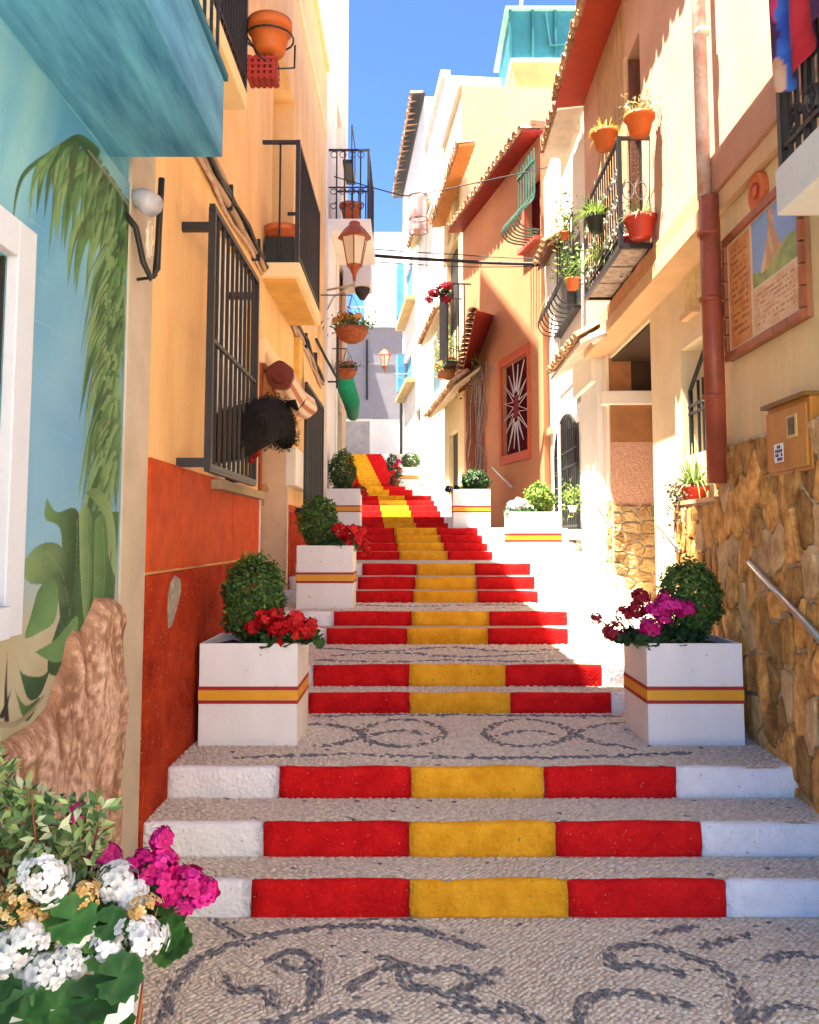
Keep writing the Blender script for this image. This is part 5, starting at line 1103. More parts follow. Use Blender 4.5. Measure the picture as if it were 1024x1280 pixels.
bl = M('blue print', (.02, .03, .16), bump=0); mb = MB()
for r_, cells in enumerate(((0, 1, 1, 0), (1, 1, 1, 1), (1, 0, 1, 1), (1, 1, 1, 0))):
    for c0_, on in enumerate(cells):
        if on: mb.fbox(RF, mu0 + w_ * (.58 + .045 * c0_), mu0 + w_ * (.58 + .045 * c0_ + .035), .0776, .0785, mz0 + h_ * (.19 + .06 * (3 - r_)), mz0 + h_ * (.19 + .06 * (3 - r_) + .045))
part('print', mb, bl, stk)
# flower balcony of the pink house
fb0, fb1 = RF.hit(816, 302)[0], RF.hit(765, 384)[0]; fo = .27; zf = RF.hit(780, 302, fo)[1]; zft = RF.hit(775, 168, fo)[1]
fb_ = part('balcony', MB().fbox(RF, fb0, fb1, 0, fo + .02, zf, zf + .02).fbox(RF, fb0, fb0 + .03, 0, fo + .02, zf - .03, zf).fbox(RF, fb1 - .03, fb1, 0, fo + .02, zf - .03, zf).fbox(RF, fb0, fb1, fo - .01, fo + .02, zf - .031, zf), iron, ph)
for k in range(3):
    a = fb0 + .05 + (fb1 - fb0 - .1) * k / 3; part('floor_tile', MB().fbox(RF, a + .02, a + (fb1 - fb0 - .1) / 3 - .02, .02, fo - .02, zf - .012, zf - .002), M('glazed floor tile', (.40, .28, .22), var=.45, scale=16, bump=.1, col2=(.55, .45, .38)), fb_)
frl = railing(fb_, RF, fb0 + .02, fb1 - .02, fo, zf + .02, zft, 15, 2, .008)
sw = MB()
for k in range(9):
    u = fb0 + .12 + k * (fb1 - fb0 - .24) / 8
    for zz_ in (zf + .18, zf + .42, zf + .66): sw.tube(spiral(RF, u, zz_, fo + .012, .075, 1.5, 1 if k % 2 else -1, 12), .007, 4)
for k in range(2):
    for zz_ in (zf + .2, zf + .5): sw.tube([RF.w(fb0 + .01, .09 + .11 * k + .05 * math.cos(a), zz_ + .06 * math.sin(a) * (1 + .1 * a)) for a in np.linspace(0, 7.5, 12)], .007, 4)
part('scrollwork', sw, M('weathered iron', (.22, .19, .17), rough=.6, var=.4, scale=30), frl, kind='stuff')
def pot_plant(px, py, F, off, label, r=.11, mat=clay_o, kind='grass', pal=GREEN_LIME, n=260, size=.2, name='potted_plant', spread=(.16, .16, .15), cat='potted plant', zfix=None):
    u, z_ = F.hit(px, py, off); z_ = z_ if zfix is None else zfix; p_ = F.w(u, off, z_); t = thing(name, label, cat, p_); h = r * 1.45
    m2 = MB().lathe([(r * .68, 0), (r * .95, h * .78), (r * 1.08, h * .78), (r * 1.1, h), (r * .98, h), (r * .92, h * .85)], (0, 0, 0), 20); link('pot', mkmesh('pot', m2.v, m2.f, mat, True), t, (0, 0, 0))
    rng = np.random.default_rng(int(px * 7 + py))
    if kind == 'grass':     # arching blades
        V = []; Fc = []; Cc = []
        for k in range(n // 4):
            a = rng.uniform(0, 6.283); L = size * rng.uniform(.6, 1.3); out = rng.uniform(.15, 1.0); w = .008 + .006 * rng.random(); c = np.array(pal[rng.integers(len(pal))]) * rng.uniform(.75, 1.25)
            sd = np.array([-math.sin(a), math.cos(a), 0]) * w; b = len(V)
            for q in range(6):
                s_ = q / 5; rr = L * out * s_; zq_ = h * .9 + L * (1.1 - out * .5) * s_ - L * out * 1.0 * s_ * s_; c0 = np.array([r * .3 * math.cos(a) + rr * math.cos(a), r * .3 * math.sin(a) + rr * math.sin(a), zq_]); ww = sd * (1 - s_ * .9)
                V += [c0 - ww, c0 + ww]; Cc += [c, c]
            for q in range(5): Fc.append((b + 2 * q, b + 2 * q + 1, b + 2 * q + 3, b + 2 * q + 2))
        o = link('blades', mkmesh('blades', V, Fc, leafm, False, np.clip(np.array(Cc), 0, 1)), t, (0, 0, 0)); o['kind'] = 'stuff'
    else:
        P = rng.normal(size=(n, 3)) * np.array(spread) * .55 + [0, 0, h + spread[2] * .6]; V, Fc, cl = leaf_cloud(P, P - [0, 0, h], size, .4, pick_cols(n, pal, .3, rng), spread=.8, rng=rng)
        link('foliage', npmesh('foliage', V, Fc, leafm, cl), t, (0, 0, 0))['kind'] = 'stuff'
        m2 = MB()
        for k in range(6): q = P[k]; m2.tube([(0, 0, h * .8), (q[0] * .5, q[1] * .5, (h + q[2]) / 2), tuple(q)], .004, 4)
        link('stems', mkmesh('stems', m2.v, m2.f, M('green stem', (.10, .17, .05), bump=0)), t, (0, 0, 0))
    return t
pot_plant(756, 187, RF, fo + .05, 'orange pot of yellow grass hung at the far end of the flower balcony', r=.115, kind='grass', pal=[(.40, .40, .06), (.5, .46, .10), (.3, .36, .06)], n=360, size=.17)
pot_plant(800, 169, RF, .16, 'orange pot of dry succulents on the near rail of the flower balcony', r=.12, kind='leaf', pal=[(.36, .30, .12), (.45, .30, .16), (.20, .24, .08)], n=160, size=.05, spread=(.13, .13, .10))
pot_plant(801, 297, RF, .13, 'red pot of rosette leaves standing inside the flower balcony', r=.13, mat=clay_r, kind='grass', pal=[(.16, .28, .10), (.30, .38, .18), (.10, .2, .06)], n=260, size=.22, zfix=zf + .02)
pot_plant(786, 320, RF, .13, 'red pot with bare stems inside the flower balcony', r=.11, mat=clay_r, kind='leaf', pal=[(.2, .14, .1), (.10, .12, .05)], n=60, size=.05, spread=(.12, .12, .3), zfix=zf + .02)
pot_plant(762, 345, RF, .16, 'pot of lime green ferns pushing through the flower balcony bars', r=.11, mat=clay, kind='grass', pal=GREEN_LIME, n=700, size=.42, zfix=zf + .02)
pot_plant(746, 290, RF, fo + .06, 'lime green fern in pot hung outside the flower balcony bars', r=.10, mat=pot_black, kind='grass', pal=GREEN_LIME, n=520, size=.3)
pot_plant(775, 330, RF, .15, 'pot of tall green reeds inside the flower balcony', r=.10, mat=clay, kind='grass', pal=GREEN_FRESH, n=260, size=.36, zfix=zf + .02)
# spider plant on the ledge
pot_plant(868, 632, RF, -.07, 'spider plant in red pot on the stone ledge', r=.105, mat=clay_r, kind='grass', pal=[(.10, .20, .04), (.16, .28, .06), (.30, .34, .12), (.06, .12, .03)], n=420, size=.36)
tr = thing('trailing_plant', 'dry dark trailing plant hanging beside the spider plant pot', 'plant', RF.w(6.72, 0, zpl2))
rt_ = np.random.default_rng(8); n = 320; q_ = np.stack([rt_.normal(6.68, .07, n), rt_.uniform(-.03, .12, n), zpl2 + .16 - np.abs(rt_.normal(0, .17, n))], 1); Pp = np.array([RF.w(*r_) for r_ in q_])
V, Fc, cl = leaf_cloud(Pp, np.tile([-.6, -.6, .2], (n, 1)), .032, .6, pick_cols(n, [(.10, .05, .04), (.05, .07, .03), (.14, .08, .06), (.30, .26, .14)], .3, rt_), spread=.8, rng=rt_)
link('foliage', npmesh('foliage', V, Fc, leafm, cl), tr)['kind'] = 'stuff'
m2 = MB()
for k in range(8): m2.tube([RF.w(6.6, .0, zpl2 + .08), RF.w(6.66 + .012 * k, .05, zpl2 + .04), RF.w(6.64 + .015 * k, .07, zpl2 - .05 - .03 * k)], .003, 4)
part('stems', m2, wood_dk, tr)
# balcony slab overhead at right with banner
so = .5; sb0 = RF.hit(975, 265, so); sz = RF.hit(985, 215, so)[1]
ends = RF.hit(968, 205, so)[0]
rs = part('balcony', MB().fbox(RF, 2.3, ends, -.01, so, RF.hit(980, 262, so)[1], RF.hit(980, 262, so)[1] + .2), M('grey white slab', (.62, .60, .58), var=.1, bump=.2), ph, bevel=.01)
zs_ = RF.hit(980, 262, so)[1] + .2
rr_ = railing(rs, RF, 2.6, ends - .03, so - .03, zs_, zs_ + 1.05, 12, 3, .012)
sw = MB()
for k in range(8):
    for zz_ in (zs_ + .15, zs_ + .36): sw.tube(spiral(RF, ends - .14 - .17 * k, zz_, so - .03, .07, 1.5, 1 if k % 2 else -1, 12), .010, 5)
sw.fbox(RF, 2.6, ends - .03, so - .035, so - .025, zs_ + .48, zs_ + .5); part('scrollwork', sw, iron, rr_, kind='stuff')
bn = thing('printed_banner', 'red and blue printed cloth draped over the black balcony', 'banner', RF.w(4, so, zs_ + .3))
nb = 70; bu0, bu1, bz0, bz1 = 2.6, ends - .09, zs_ + .30, zs_ + 1.08
SU, SV = np.meshgrid(np.linspace(0, 1, nb), np.linspace(0, 1, nb)); SU = SU.ravel(); SV = SV.ravel()       # SU 0 = far edge
bc = np.tile(np.array((.05, .012, .05)), (SU.size, 1)); nzb = fbm(SU * 5, SV * 5, 2.)
def blob(cx, cy, rx_, ry_, a, b, e=0):
    m_ = ((SU - cx) / rx_) ** 2 + ((SV - cy - e * (SU - cx)) / ry_) ** 2 < 1 + .25 * nzb; bc[m_] = mixc(a, b, .5 + .6 * nzb)[m_]
blob(.30, .75, .22, .5, (.30, .012, .03), (.5, .02, .06)); blob(.12, .6, .10, .3, (.42, .01, .05), (.5, .03, .10)); blob(.16, .28, .10, .3, (.02, .05, .28), (.04, .12, .42), -.4); blob(.32, .25, .08, .4, (.30, .01, .02), (.4, .02, .03)); blob(.42, .75, .10, .4, (.50, .30, .22), (.62, .42, .32)); blob(.06, .08, .05, .1, (.42, .16, .08), (.5, .3, .2)); blob(.7, .5, .2, .5, (.02, .05, .25), (.35, .02, .05))
VV = np.array([RF.w(bu1 - (bu1 - bu0) * u, so + .02 + .025 * math.sin(u * 30 + v * 2) * (1 - v * .6), bz0 + (bz1 - bz0) * v - .06 * math.sin(u * 9) * (1 - v)) for u, v in zip(SU, SV)])
ii, jj = np.meshgrid(np.arange(nb - 1), np.arange(nb - 1)); a0 = (jj * nb + ii).ravel(); o = link('cloth', npmesh('cloth', VV, np.stack([a0, a0 + 1, a0 + nb + 1, a0 + nb], 1), cloth_m, bc, True), bn); sd = o.modifiers.new('t', 'SOLIDIFY'); sd.thickness = .004
# handrails
def handrail(F, a, b, off, label, r=.019):
    ua_, za_ = F.hit(*a, off); ub_, zb_ = F.hit(*b, off); t = thing('handrail', label, 'handrail', F.w(ua_, 0, za_), None)
    part('rail', MB().tube([F.w(ua_, off, za_), F.w(ub_, off, zb_)], r, 12), steel, t, True)
    for s_ in (.25, .8): u, z_ = ua_ + (ub_ - ua_) * s_, za_ + (zb_ - za_) * s_; part('bracket', MB().tube([F.w(u, -.03, z_ - .05), F.w(u, off, z_ - .05), F.w(u, off, z_)], .008, 6), steel, t)
    return t
handrail(RF, (938, 703), (1040, 815), .09, 'steel handrail on the rubble stone wall'); handrail(RF, (822, 657), (850, 688), .07, 'steel handrail at the doorway of the pink house', .017); handrail(RF, (748, 636), (768, 660), .07, 'short steel handrail on the sunlit white wall', .02)

# ------------------------------------------------------------------ right: white house with tiled canopy
wh = thing('white_house', 'whitewashed house with tiled canopy over a barred arch', 'house', RF.w(12, 0, 1))
WU0, WU1 = EU + .004, 14.5; WO = -.1
ar0, ar1 = RF.U(727, WO), RF.U(698, WO); arz0, arz1 = RF.hit(712, 662, WO)[1], RF.hit(712, 517, WO)[1]
zwe = RF.hit(682, 188, .3)[1]
upw = (RF.U(732, WO), RF.U(704, WO), 4.75, 6.0)
wall(wh, RF, WU0, WU1, -.05, ze + .1, white_w, [(ar0 + .05, ar1 - .05, arz0, arz1 - .1, .18), (*upw, .15), (RF.U(729, WO), RF.U(724, WO), 3.45, 3.8, .12)], off=WO, depth=5)
part('door', MB().fbox(RF, ar0 + .05, ar1 - .05, WO - .178, WO - .15, arz0, arz1 - .1), M('dark grey door', (.12, .12, .13), bump=.1), wh)  # plain dark grey base colour
part('window', MB().fbox(RF, upw[0], upw[1], WO - .148, WO - .12, upw[2], upw[3]), glass_dk, wh)
# arch grille
um = (ar0 + ar1) / 2; rw = (ar1 - ar0) / 2; zsp = arz1 - .55
arc = [RF.w(ar0, WO + .03, arz0)] + [RF.w(um - rw * math.cos(a), WO + .03, zsp + .55 * math.sin(a)) for a in np.linspace(0, math.pi, 15)] + [RF.w(ar1, WO + .03, arz0)]
ag = part('arch_grille', MB().tube(arc, .022, 6), iron, wh)
for k in range(11):
    t_ = (k + 1) / 12; u = ar0 + 2 * rw * t_; zt_ = zsp + .55 * math.sqrt(max(0, 1 - (2 * t_ - 1) ** 2)); part('bar', MB().tube([RF.w(u, WO + .03, arz0), RF.w(u, WO + .03, zt_)], .014, 5), iron, ag)
for zz_ in (arz0 + .05, arz0 + .9, zsp): part('grille_rail', MB().fbox(RF, ar0, ar1, WO + .02, WO + .04, zz_ - .012, zz_ + .012), iron, ag)
part('sill', MB().fbox(RF, ar0 - .08, ar1 + .08, WO - .01, WO + .14, arz0 - .14, arz0 - .01), offwhite, wh, bevel=.01)
pot_plant(716, 640, RF, WO + .12, 'small yellow green plant in front of the barred arch', r=.06, mat=offwhite, kind='leaf', pal=GREEN_LIME, n=200, size=.06, spread=(.18, .18, .2))
# canopy
zc0 = RF.hit(683, 476, .32)[1]; cu0_, cu1_ = RF.hit(742, 388, .32)[0], RF.hit(683, 476, .32)[0]
eave(wh, RF, 9.55, cu1_, zc0, .34, .2, M('pale canopy underside', (.66, .56, .46), bump=.2), pitch=.19, name='canopy', off=WO + .02)
part('canopy_wall', MB().fbox(RF, WU0 + .02, cu1_, WO, WO + .06, zc0 - .25, zc0 + .2), offwhite, wh)
eave(wh, RF, WU0 + .02, RF.hit(680, 190, .3)[0], ze - .02, .32, .05, M('pale canopy underside', (.66, .56, .46), bump=.2), pitch=.2, name='eave', off=0)
eave(wh, RF, 12.4, 13.6, RF.hit(690, 285, .25)[1], .3, .2, wood_dk, pitch=.2, name='small_canopy', off=WO)
part('chimney_breast', MB().fbox(RF, RF.U(700), RF.U(690), WO, .06, 5.2, RF.hit(690, 205)[1]), white_w, wh, bevel=.05)
part('drain_pipe', MB().tube([RF.w(RF.U(697), WO + .05, 1.4), RF.w(RF.U(697), WO + .05, 6.2)], .03, 8), box_white, wh)
part('vent', MB().fbox(RF, RF.U(686), RF.U(674), WO, WO + .06, RF.hit(680, 545)[1], RF.hit(680, 537)[1]), tan_w, wh)
# bowed window grille with plants
bg_ = part('bowed_grille', MB().fbox(RF, upw[0], upw[1], WO, WO + .1, upw[2] - .06, upw[2] - .02), iron, wh)
def bow(F, u, z0, z1, o, out):
    prof = dense(np.array([(.1, z1 - z0), (.1, (z1 - z0) * .6), (.13, .5), (out * .78, .34), (out, .17), (out * .72, .01), (0, -.03)]), .05)
    return [F.w(u, o + a, z0 + b) for a, b in prof]
for k in range(9): part('bar', MB().tube(bow(RF, upw[0] + (upw[1] - upw[0]) * k / 8, upw[2], upw[3], WO, .34), .010, 5), iron, bg_)
for zz_, oo in ((upw[3], .1), (upw[2] + .55, .11), (upw[2] + .16, .34)): part('grille_rail', MB().fbox(RF, upw[0], upw[1], WO + oo - .008, WO + oo + .008, zz_ - .01, zz_ + .01), iron, bg_)
pot_plant(716, 362, RF, WO + .16, 'potted plant behind the bowed black window grille', r=.1, mat=clay, kind='leaf', pal=GREEN_BOX + GREEN_LIME, n=220, size=.07, spread=(.22, .16, .3))
pot_plant(706, 300, RF, WO + .2, 'lime green plant above the bowed black window grille', r=.07, kind='leaf', pal=GREEN_LIME, n=160, size=.07, spread=(.2, .2, .3))
wl2 = thing('wall_spotlight', 'small white spotlight at corner under the flower balcony', 'lamp', RF.w(9.9, 0, 3.6)); u_, z_ = RF.hit(745, 422, .15)
part('head', MB().tube([RF.w(u_, .05, z_ + .05), RF.w(u_, .2, z_ - .02)], [.04, .065], 10), box_white, wl2, True); part('bracket', MB().tube([RF.w(u_, WO - .02, z_ + .08), RF.w(u_, .08, z_ + .05)], .012, 6), iron, wl2)

# ------------------------------------------------------------------ right: terracotta house
th_ = thing('terracotta_house', 'terracotta house with dark red eaves and star barred window', 'house', TF.w(2.5, 0, 1.8))
TL = 5.0
zte = TF.hit(594, 250, .3)[1]
tw0 = TF.hit(664, 559); tw1 = TF.hit(626, 582); twz1 = TF.hit(626, 451)[1]; twz0 = tw1[1]
twin = (tw0[0] + .1, tw1[0] - .14, twz0 + .16, twz1 - .16)
du0, du1 = TF.U(607), TF.U(583); dtop = TF.hit(600, 470)[1]
hw_ = (TF.U(682), TF.U(662), TF.hit(668, 300)[1], TF.hit(668, 222)[1])
wall(th_, TF, .004, TL, -.05, zte + .15, terra_w, [(*twin, .12), (du0, du1, 1.7, dtop, .25), (max(hw_[0], .05), hw_[1], hw_[2], hw_[3], .15)], depth=5)
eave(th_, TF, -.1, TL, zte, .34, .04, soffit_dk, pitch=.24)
part('cover', MB().fbox(TF, -.1, TL, -4, .2, zte + .16, zte + .24), tile_m, th_)
wf = part('window', MB().fbox(TF, twin[0], twin[1], -.118, -.09, twin[2], twin[3]), M('maroon pane', (.07, .006, .010), rough=.85, bump=0, spec=.05), th_)
o_r = M('orange red frame', (.50, .07, .02), rough=.6, var=.12, bump=.1)
part('window_frame', MB().fbox(TF, tw0[0], twin[0], -.01, .03, twz0, twz1).fbox(TF, twin[1], tw1[0], -.01, .03, twz0, twz1).fbox(TF, twin[0], twin[1], -.01, .03, twz0, twin[2]).fbox(TF, twin[0], twin[1], -.01, .03, twin[3], twz1), o_r, wf)
# star of straight white bars round an oval
uc, zc_ = (twin[0] + twin[1]) / 2, (twin[2] + twin[3]) / 2; ru_, rzz = (twin[1] - twin[0]) / 2, (twin[3] - twin[2]) / 2; wb = M('white painted iron', (.72, .62, .62), rough=.5)
part('oval', MB().prism(TF, [(uc + .16 * ru_ * math.cos(a), zc_ + .26 * rzz * math.sin(a)) for a in np.linspace(0, 6.28, 17)[:-1]], -.04, -.02), M('dark red boss', (.22, .01, .015)), wf)
for k in range(16):
    a = 2 * math.pi * (k + .5) / 16; L = 1.0 if k % 2 else .82
    cl2 = lambda u, z_: (max(twin[0] + .02, min(twin[1] - .02, u)), max(twin[2] + .02, min(twin[3] - .02, z_)))
    tip = cl2(uc + ru_ * 1.05 * L * math.cos(a) * 1.1, zc_ + rzz * L * math.sin(a) * 1.1); b1 = (uc + .22 * ru_ * math.cos(a - .16), zc_ + .34 * rzz * math.sin(a - .16)); b2 = (uc + .22 * ru_ * math.cos(a + .16), zc_ + .34 * rzz * math.sin(a + .16))
    part('star_bar', MB().tube([TF.w(b1[0], -.02, b1[1]), TF.w(tip[0], -.02, tip[1]), TF.w(b2[0], -.02, b2[1])], .009, 4), wb, wf)
# upper window: red surround, green bowed bars
hu0 = max(hw_[0], .05)
hwf = part('window', MB().fbox(TF, hu0, hw_[1], -.148, -.12, hw_[2], hw_[3]), M('maroon pane', (.10, .008, .012)), th_)
part('window_frame', MB().fbox(TF, hw_[1], hw_[1] + .12, -.01, .03, hw_[2] - .02, hw_[3] + .1).fbox(TF, hu0 - .02, hw_[1] + .15, -.01, .12, hw_[2] - .1, hw_[2] - .02), M('rose red frame', (.52, .10, .07), bump=.1), hwf)
gu0, gu1 = TF.U(668, .3), TF.U(648, .3)
hg = part('bowed_grille', MB().fbox(TF, gu0 - .03, gu1 + .03, .22, .25, hw_[3] + .02, hw_[3] + .05), irongreen, th_)
for k in range(7): part('bar', MB().tube(bow(TF, gu0 + (gu1 - gu0) * k / 6, hw_[2] - .02, hw_[3] + .25, .12, .42), .016, 5), irongreen, hg)
for zz_, oo in ((hw_[3] + .0, .22), (hw_[2] + .55, .23)): part('grille_rail', MB().fbox(TF, gu0 - .02, gu1 + .02, oo - .01, oo + .015, zz_, zz_ + .03), irongreen, hg)
# canopy over the door, door and dry vine
tc0 = TF.hit(612, 397)[1]
mbc = MB(); cua, cub = TF.U(614), TF.U(578)
zca = TF.hit(597, 392, .4)[1]
Qp = lambda px, py, d: (onY(px, py, d)[0], d, onY(px, py, d)[1])
A_, B_ = Vector(Qp(595, 392, 15.7)), Vector(Qp(573, 492, 19.0)); uC, zC_ = TF.hit(616, 398); uD, zD_ = TF.hit(583, 486); C_, D_ = Vector(TF.w(uC, -.02, zC_)), Vector(TF.w(uD, -.02, zD_))
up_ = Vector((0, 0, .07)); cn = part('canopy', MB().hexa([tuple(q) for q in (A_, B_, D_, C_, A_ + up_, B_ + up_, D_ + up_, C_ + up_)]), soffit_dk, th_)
tm_ = (tile_mesh(.1, .5, True), tile_mesh(.09, .5, False)); nt = 17
for k in range(nt):
    for j in (0, 1):
        s_ = (k + .5 + .5 * j) / nt
        if s_ > 1: continue
        a_ = A_.lerp(B_, s_); b_ = C_.lerp(D_, s_); dv = (b_ - a_); o = bpy.data.objects.new('roof_tile', tm_[j]); C.objects.link(o); o.parent = cn
        o.location = a_ + Vector((-.05, 0, .10 + .03 * j)); o.rotation_euler = (0, -math.atan2(dv.z, math.hypot(dv.x, dv.y)), math.atan2(dv.y, dv.x))
part('door', MB().fbox(TF, du0, du1, -.248, -.2, 1.7, dtop), soffit_dk, th_)
vn = thing('dry_vine', 'bare twisting vine growing around the red door', 'vine', TF.w(du0 + .3, .1, 1.9)); rvn = random.Random(4); mb = MB()
for k in range(12):
    u = du0 - .1 + rvn.uniform(0, 1.3); pts = [TF.w(u + .08 * math.sin(j * 1.3 + k) + .03 * j * rvn.uniform(-1, 1), .06 + .04 * math.sin(j + k), 1.8 + (dtop - 1.6) * j / 9) for j in range(10)]; mb.tube(pts, rvn.uniform(.012, .03), 5)
part('stems', mb, M('grey vine bark', (.30, .24, .20), var=.4, scale=20, bump=.5), vn); nv = 420
Pv = np.array([TF.w(du0 - .2 + rvn.uniform(0, 1.6), .12 + rvn.uniform(-.05, .2), dtop - abs(rvn.gauss(0, .3)) + .35) for _ in range(nv)]); V, Fc, cl = leaf_cloud(Pv, np.tile([-.6, -.6, .3], (nv, 1)), .07, .5, pick_cols(nv, [(.25, .22, .06), (.3, .2, .08), (.14, .18, .05)], .3, rv), rng=rv); link('leaves', npmesh('leaves', V, Fc, leafm, cl), vn)['kind'] = 'stuff'
handrail(TF, (616, 584), (640, 609), .12, 'pale handrail on the terracotta wall', .025)
nm = part('house_number', MB().fbox(TF, TF.U(618) - .0, TF.U(618) + .14, -.01, .015, TF.hit(617, 464)[1], TF.hit(617, 456)[1]), M('grey plate', (.25, .22, .2)), th_)
# bracket lantern on the corner of the terracotta house: cable knot, rusty arm
ka = thing('cable_anchor', 'rusty arm anchoring the street cables to the terracotta house', 'bracket', TF.w(.2, .1, 6.5))
ku, kz = TF.hit(686, 330, .25); part('arm', MB().tube([TF.w(ku, -.02, kz - .35), TF.w(ku, .12, kz - .1), TF.w(ku, .26, kz)], .025, 6).tube([TF.w(ku, .26, kz), TF.w(ku + .3, .12, kz - .35), TF.w(ku + .9, .06, kz - .6)], .03, 6), M('rusty iron', (.42, .27, .10), rough=.8, var=.3, bump=.3), ka)

# ------------------------------------------------------------------ right, behind: tall pale yellow house with teal roof room
tl = thing('tall_yellow_house', 'tall pale yellow house with teal covered roof terrace', 'house', TF.w(3, -2, 2))
BY = 20.6
xa, zt_ = onY(641, 78, BY); xb = onY(800, 78, BY)[0]
part('wall', MB().box(xa, xb + 3, BY, BY + 5.5, -.05, zt_), tall_y, tl)
part('coping', MB().box(xa - .06, xb + 3, BY - .06, BY + 5.5, zt_ + .002, zt_ + .08), white_w, tl)
xt0, zt0 = onY(638, 76, BY + .2); xt1, zt1 = onY(722, 14, BY + .2)
tr_ = part('roof_room', MB().box(xt0 - .0, xt1, BY + .2, BY + 3, zt_ + .085, zt1), teal, tl); part('roof_edge', MB().box(xt0 - .12, xt1 + .1, BY + .08, BY + 3.1, zt1 + .002, zt1 + .07), M('pale teal edge', (.25, .55, .55), rough=.5), tr_)
for k in range(4): xx = xt0 + (xt1 - xt0) * k / 3; part('post', MB().box(xx - .03, xx + .03, BY + .13, BY + .19, zt_ + .085, zt1), M('dark teal post', (.02, .14, .16)), tr_)
part('gutter', MB().tube([(xt0 + .9, BY + .1, zt1 - .1), (xt0 + 1.0, BY + .1, zt_ + .5), (xt1, BY + .1, zt_ + .55)], .03, 6), M('dark teal post', (.02, .14, .16)), tr_)
part('roof_plant', MB().tube([(xt0 + .3, BY + .5, zt1 + .05), (xt0 + .35, BY + .5, zt1 + .6)], .05, 6), M('grey box', (.4, .35, .28)), tr_)
def antenna(p, h, label):
    t = thing('antenna', label, 'antenna', p); m2 = MB().tube([(0, 0, 0), (0, 0, h)], .022, 6); link('mast', mkmesh('mast', m2.v, m2.f, M('grey mast', (.12, .13, .16), rough=.5)), t, (0, 0, 0)); m2 = MB().tube([(-.35, 0, h * .85), (.3, .1, h * .9)], .012, 5)
    for k in range(7): m2.tube([(-.3 + .09 * k, -.14, h * .855 + .006 * k), (-.3 + .09 * k, .14, h * .855 + .006 * k)], .008, 4)
    link('aerial', mkmesh('aerial', m2.v, m2.f, M('grey mast', (.12, .13, .16))), t, (0, 0, 0))

# ------------------------------------------------------------------ right, far: stepped row of white houses
def far_house(name, label, F, u0, u1, zt, mat, off, base, openings, depth=6):
    t = thing(name, label, 'house', F.w((u0 + u1) / 2, off, base)); wall(t, F, u0, u1, -.05, zt, mat, [(a, b, c, d, .15) for a, b, c, d, *_ in openings], off=off, depth=depth)
    for a, b, c, d, m_ in openings: part('window', MB().fbox(F, a, b, off - .148, off - .11, c, d), m_, t)
    return t
sh_y = M('ochre shutter', (.55, .34, .12), bump=.1); sh_w = M('grey white shutter', (.6, .6, .62))
UF = lambda px, off=0: FF.U(px, off)
HZ = lambda px, py, off=0: FF.hit(px, py, off)[1]
FA, FB, FC, FD = .004, UF(556), UF(532), UF(503)
print('far u', FA, FB, FC, FD)
zA = HZ(590, 118, -.3)
hA = far_house('cream_row_house', 'cream row house with flower balcony beyond the terracotta house', FF, FA, FB, zA, M('yellowish cream', (.58, .45, .26), var=.08), 0, 2, [(UF(575), UF(560), HZ(565, 420), HZ(565, 310), dark_in), (UF(577), UF(569), HZ(572, 300), HZ(572, 235), sh_y), (UF(573), UF(562), 2.4, HZ(567, 540), dark_in), (UF(566), UF(561), HZ(563, 300), HZ(563, 240), sh_y)])  # plain yellowish cream base colour
part('parapet', MB().fbox(FF, FA, FB, -.1, .08, zA + .002, zA + .12), white_w, hA)
eave(hA, FF, UF(578, .3), FB - .1, HZ(549, 262, .3), .32, .05, M('orange soffit', (.42, .18, .05)), pitch=.26, name='eave')
eave(hA, FF, UF(575, .4), FB, HZ(542, 520, .4), .45, .35, M('pale ochre soffit', (.60, .48, .30)), pitch=.26, name='canopy')
ab0, ab1 = UF(592, .5), UF(560, .5)
ab0 = max(ab0, .2); zab = HZ(562, 450, .5)
abal = part('balcony', MB().fbox(FF, ab0, ab1, 0, .52, zab, zab + .06), iron, hA); railing(abal, FF, ab0 + .02, ab1 - .02, .5, zab + .06, HZ(562, 347, .5), 10, 3, .014)
for k, lab in enumerate(('red pot at the far end of the black balcony of the cream row house', 'red pot at the near end of the black balcony of the cream row house')):
    u = ab0 + .35 + .6 * k; p_ = FF.w(u, .3, zab + .06); t = thing('clay_pot', lab, 'flower pot', p_); m2 = MB().lathe([(.13, 0), (.19, .3), (.21, .3), (.21, .36), (.18, .36), (.17, .32)], (0, 0, 0), 16); link('pot', mkmesh('pot', m2.v, m2.f, clay_r, True), t, (0, 0, 0))
    P = rv.normal(size=(120, 3)) * [.14, .14, .2] + [0, 0, .6]; V, Fc, cl = leaf_cloud(P, P - [0, 0, .4], .1, .4, pick_cols(120, GREEN_LIME, .3, rv), rng=rv); link('foliage', npmesh('foliage', V, Fc, leafm, cl), t, (0, 0, 0))['kind'] = 'stuff'
x, z_ = onY(548, 366, FF.w(ab1, .6, 0)[1]); geranium((x + .1, FF.w(ab1, .6, 0)[1], z_ - .15), 'dark red flowers spilling off the black balcony', [(-.18, 0, .15, .12, 'dr2', DRED), (0, 0, .25, .12, 'dr2', DRED), (.08, 0, .02, .12, 'dr2', DRED), (-.3, 0, .0, .09, 'dr2', DRED), (.1, 0, .3, .1, 'dr2', DRED)], nleaf=25, spread=(.2, .2, .2), leaf_r=.06)
x, z_ = onY(562, 462, 19.2); basket((x, 19.2, z_), .24, 'hanging basket of yellow flowers by the door canopies', GREEN_LIME, [(.6, .5, .15)], FF, .3, 0, bm=M('brown basket', (.22, .10, .04)))
zB = HZ(545, 130, 0)
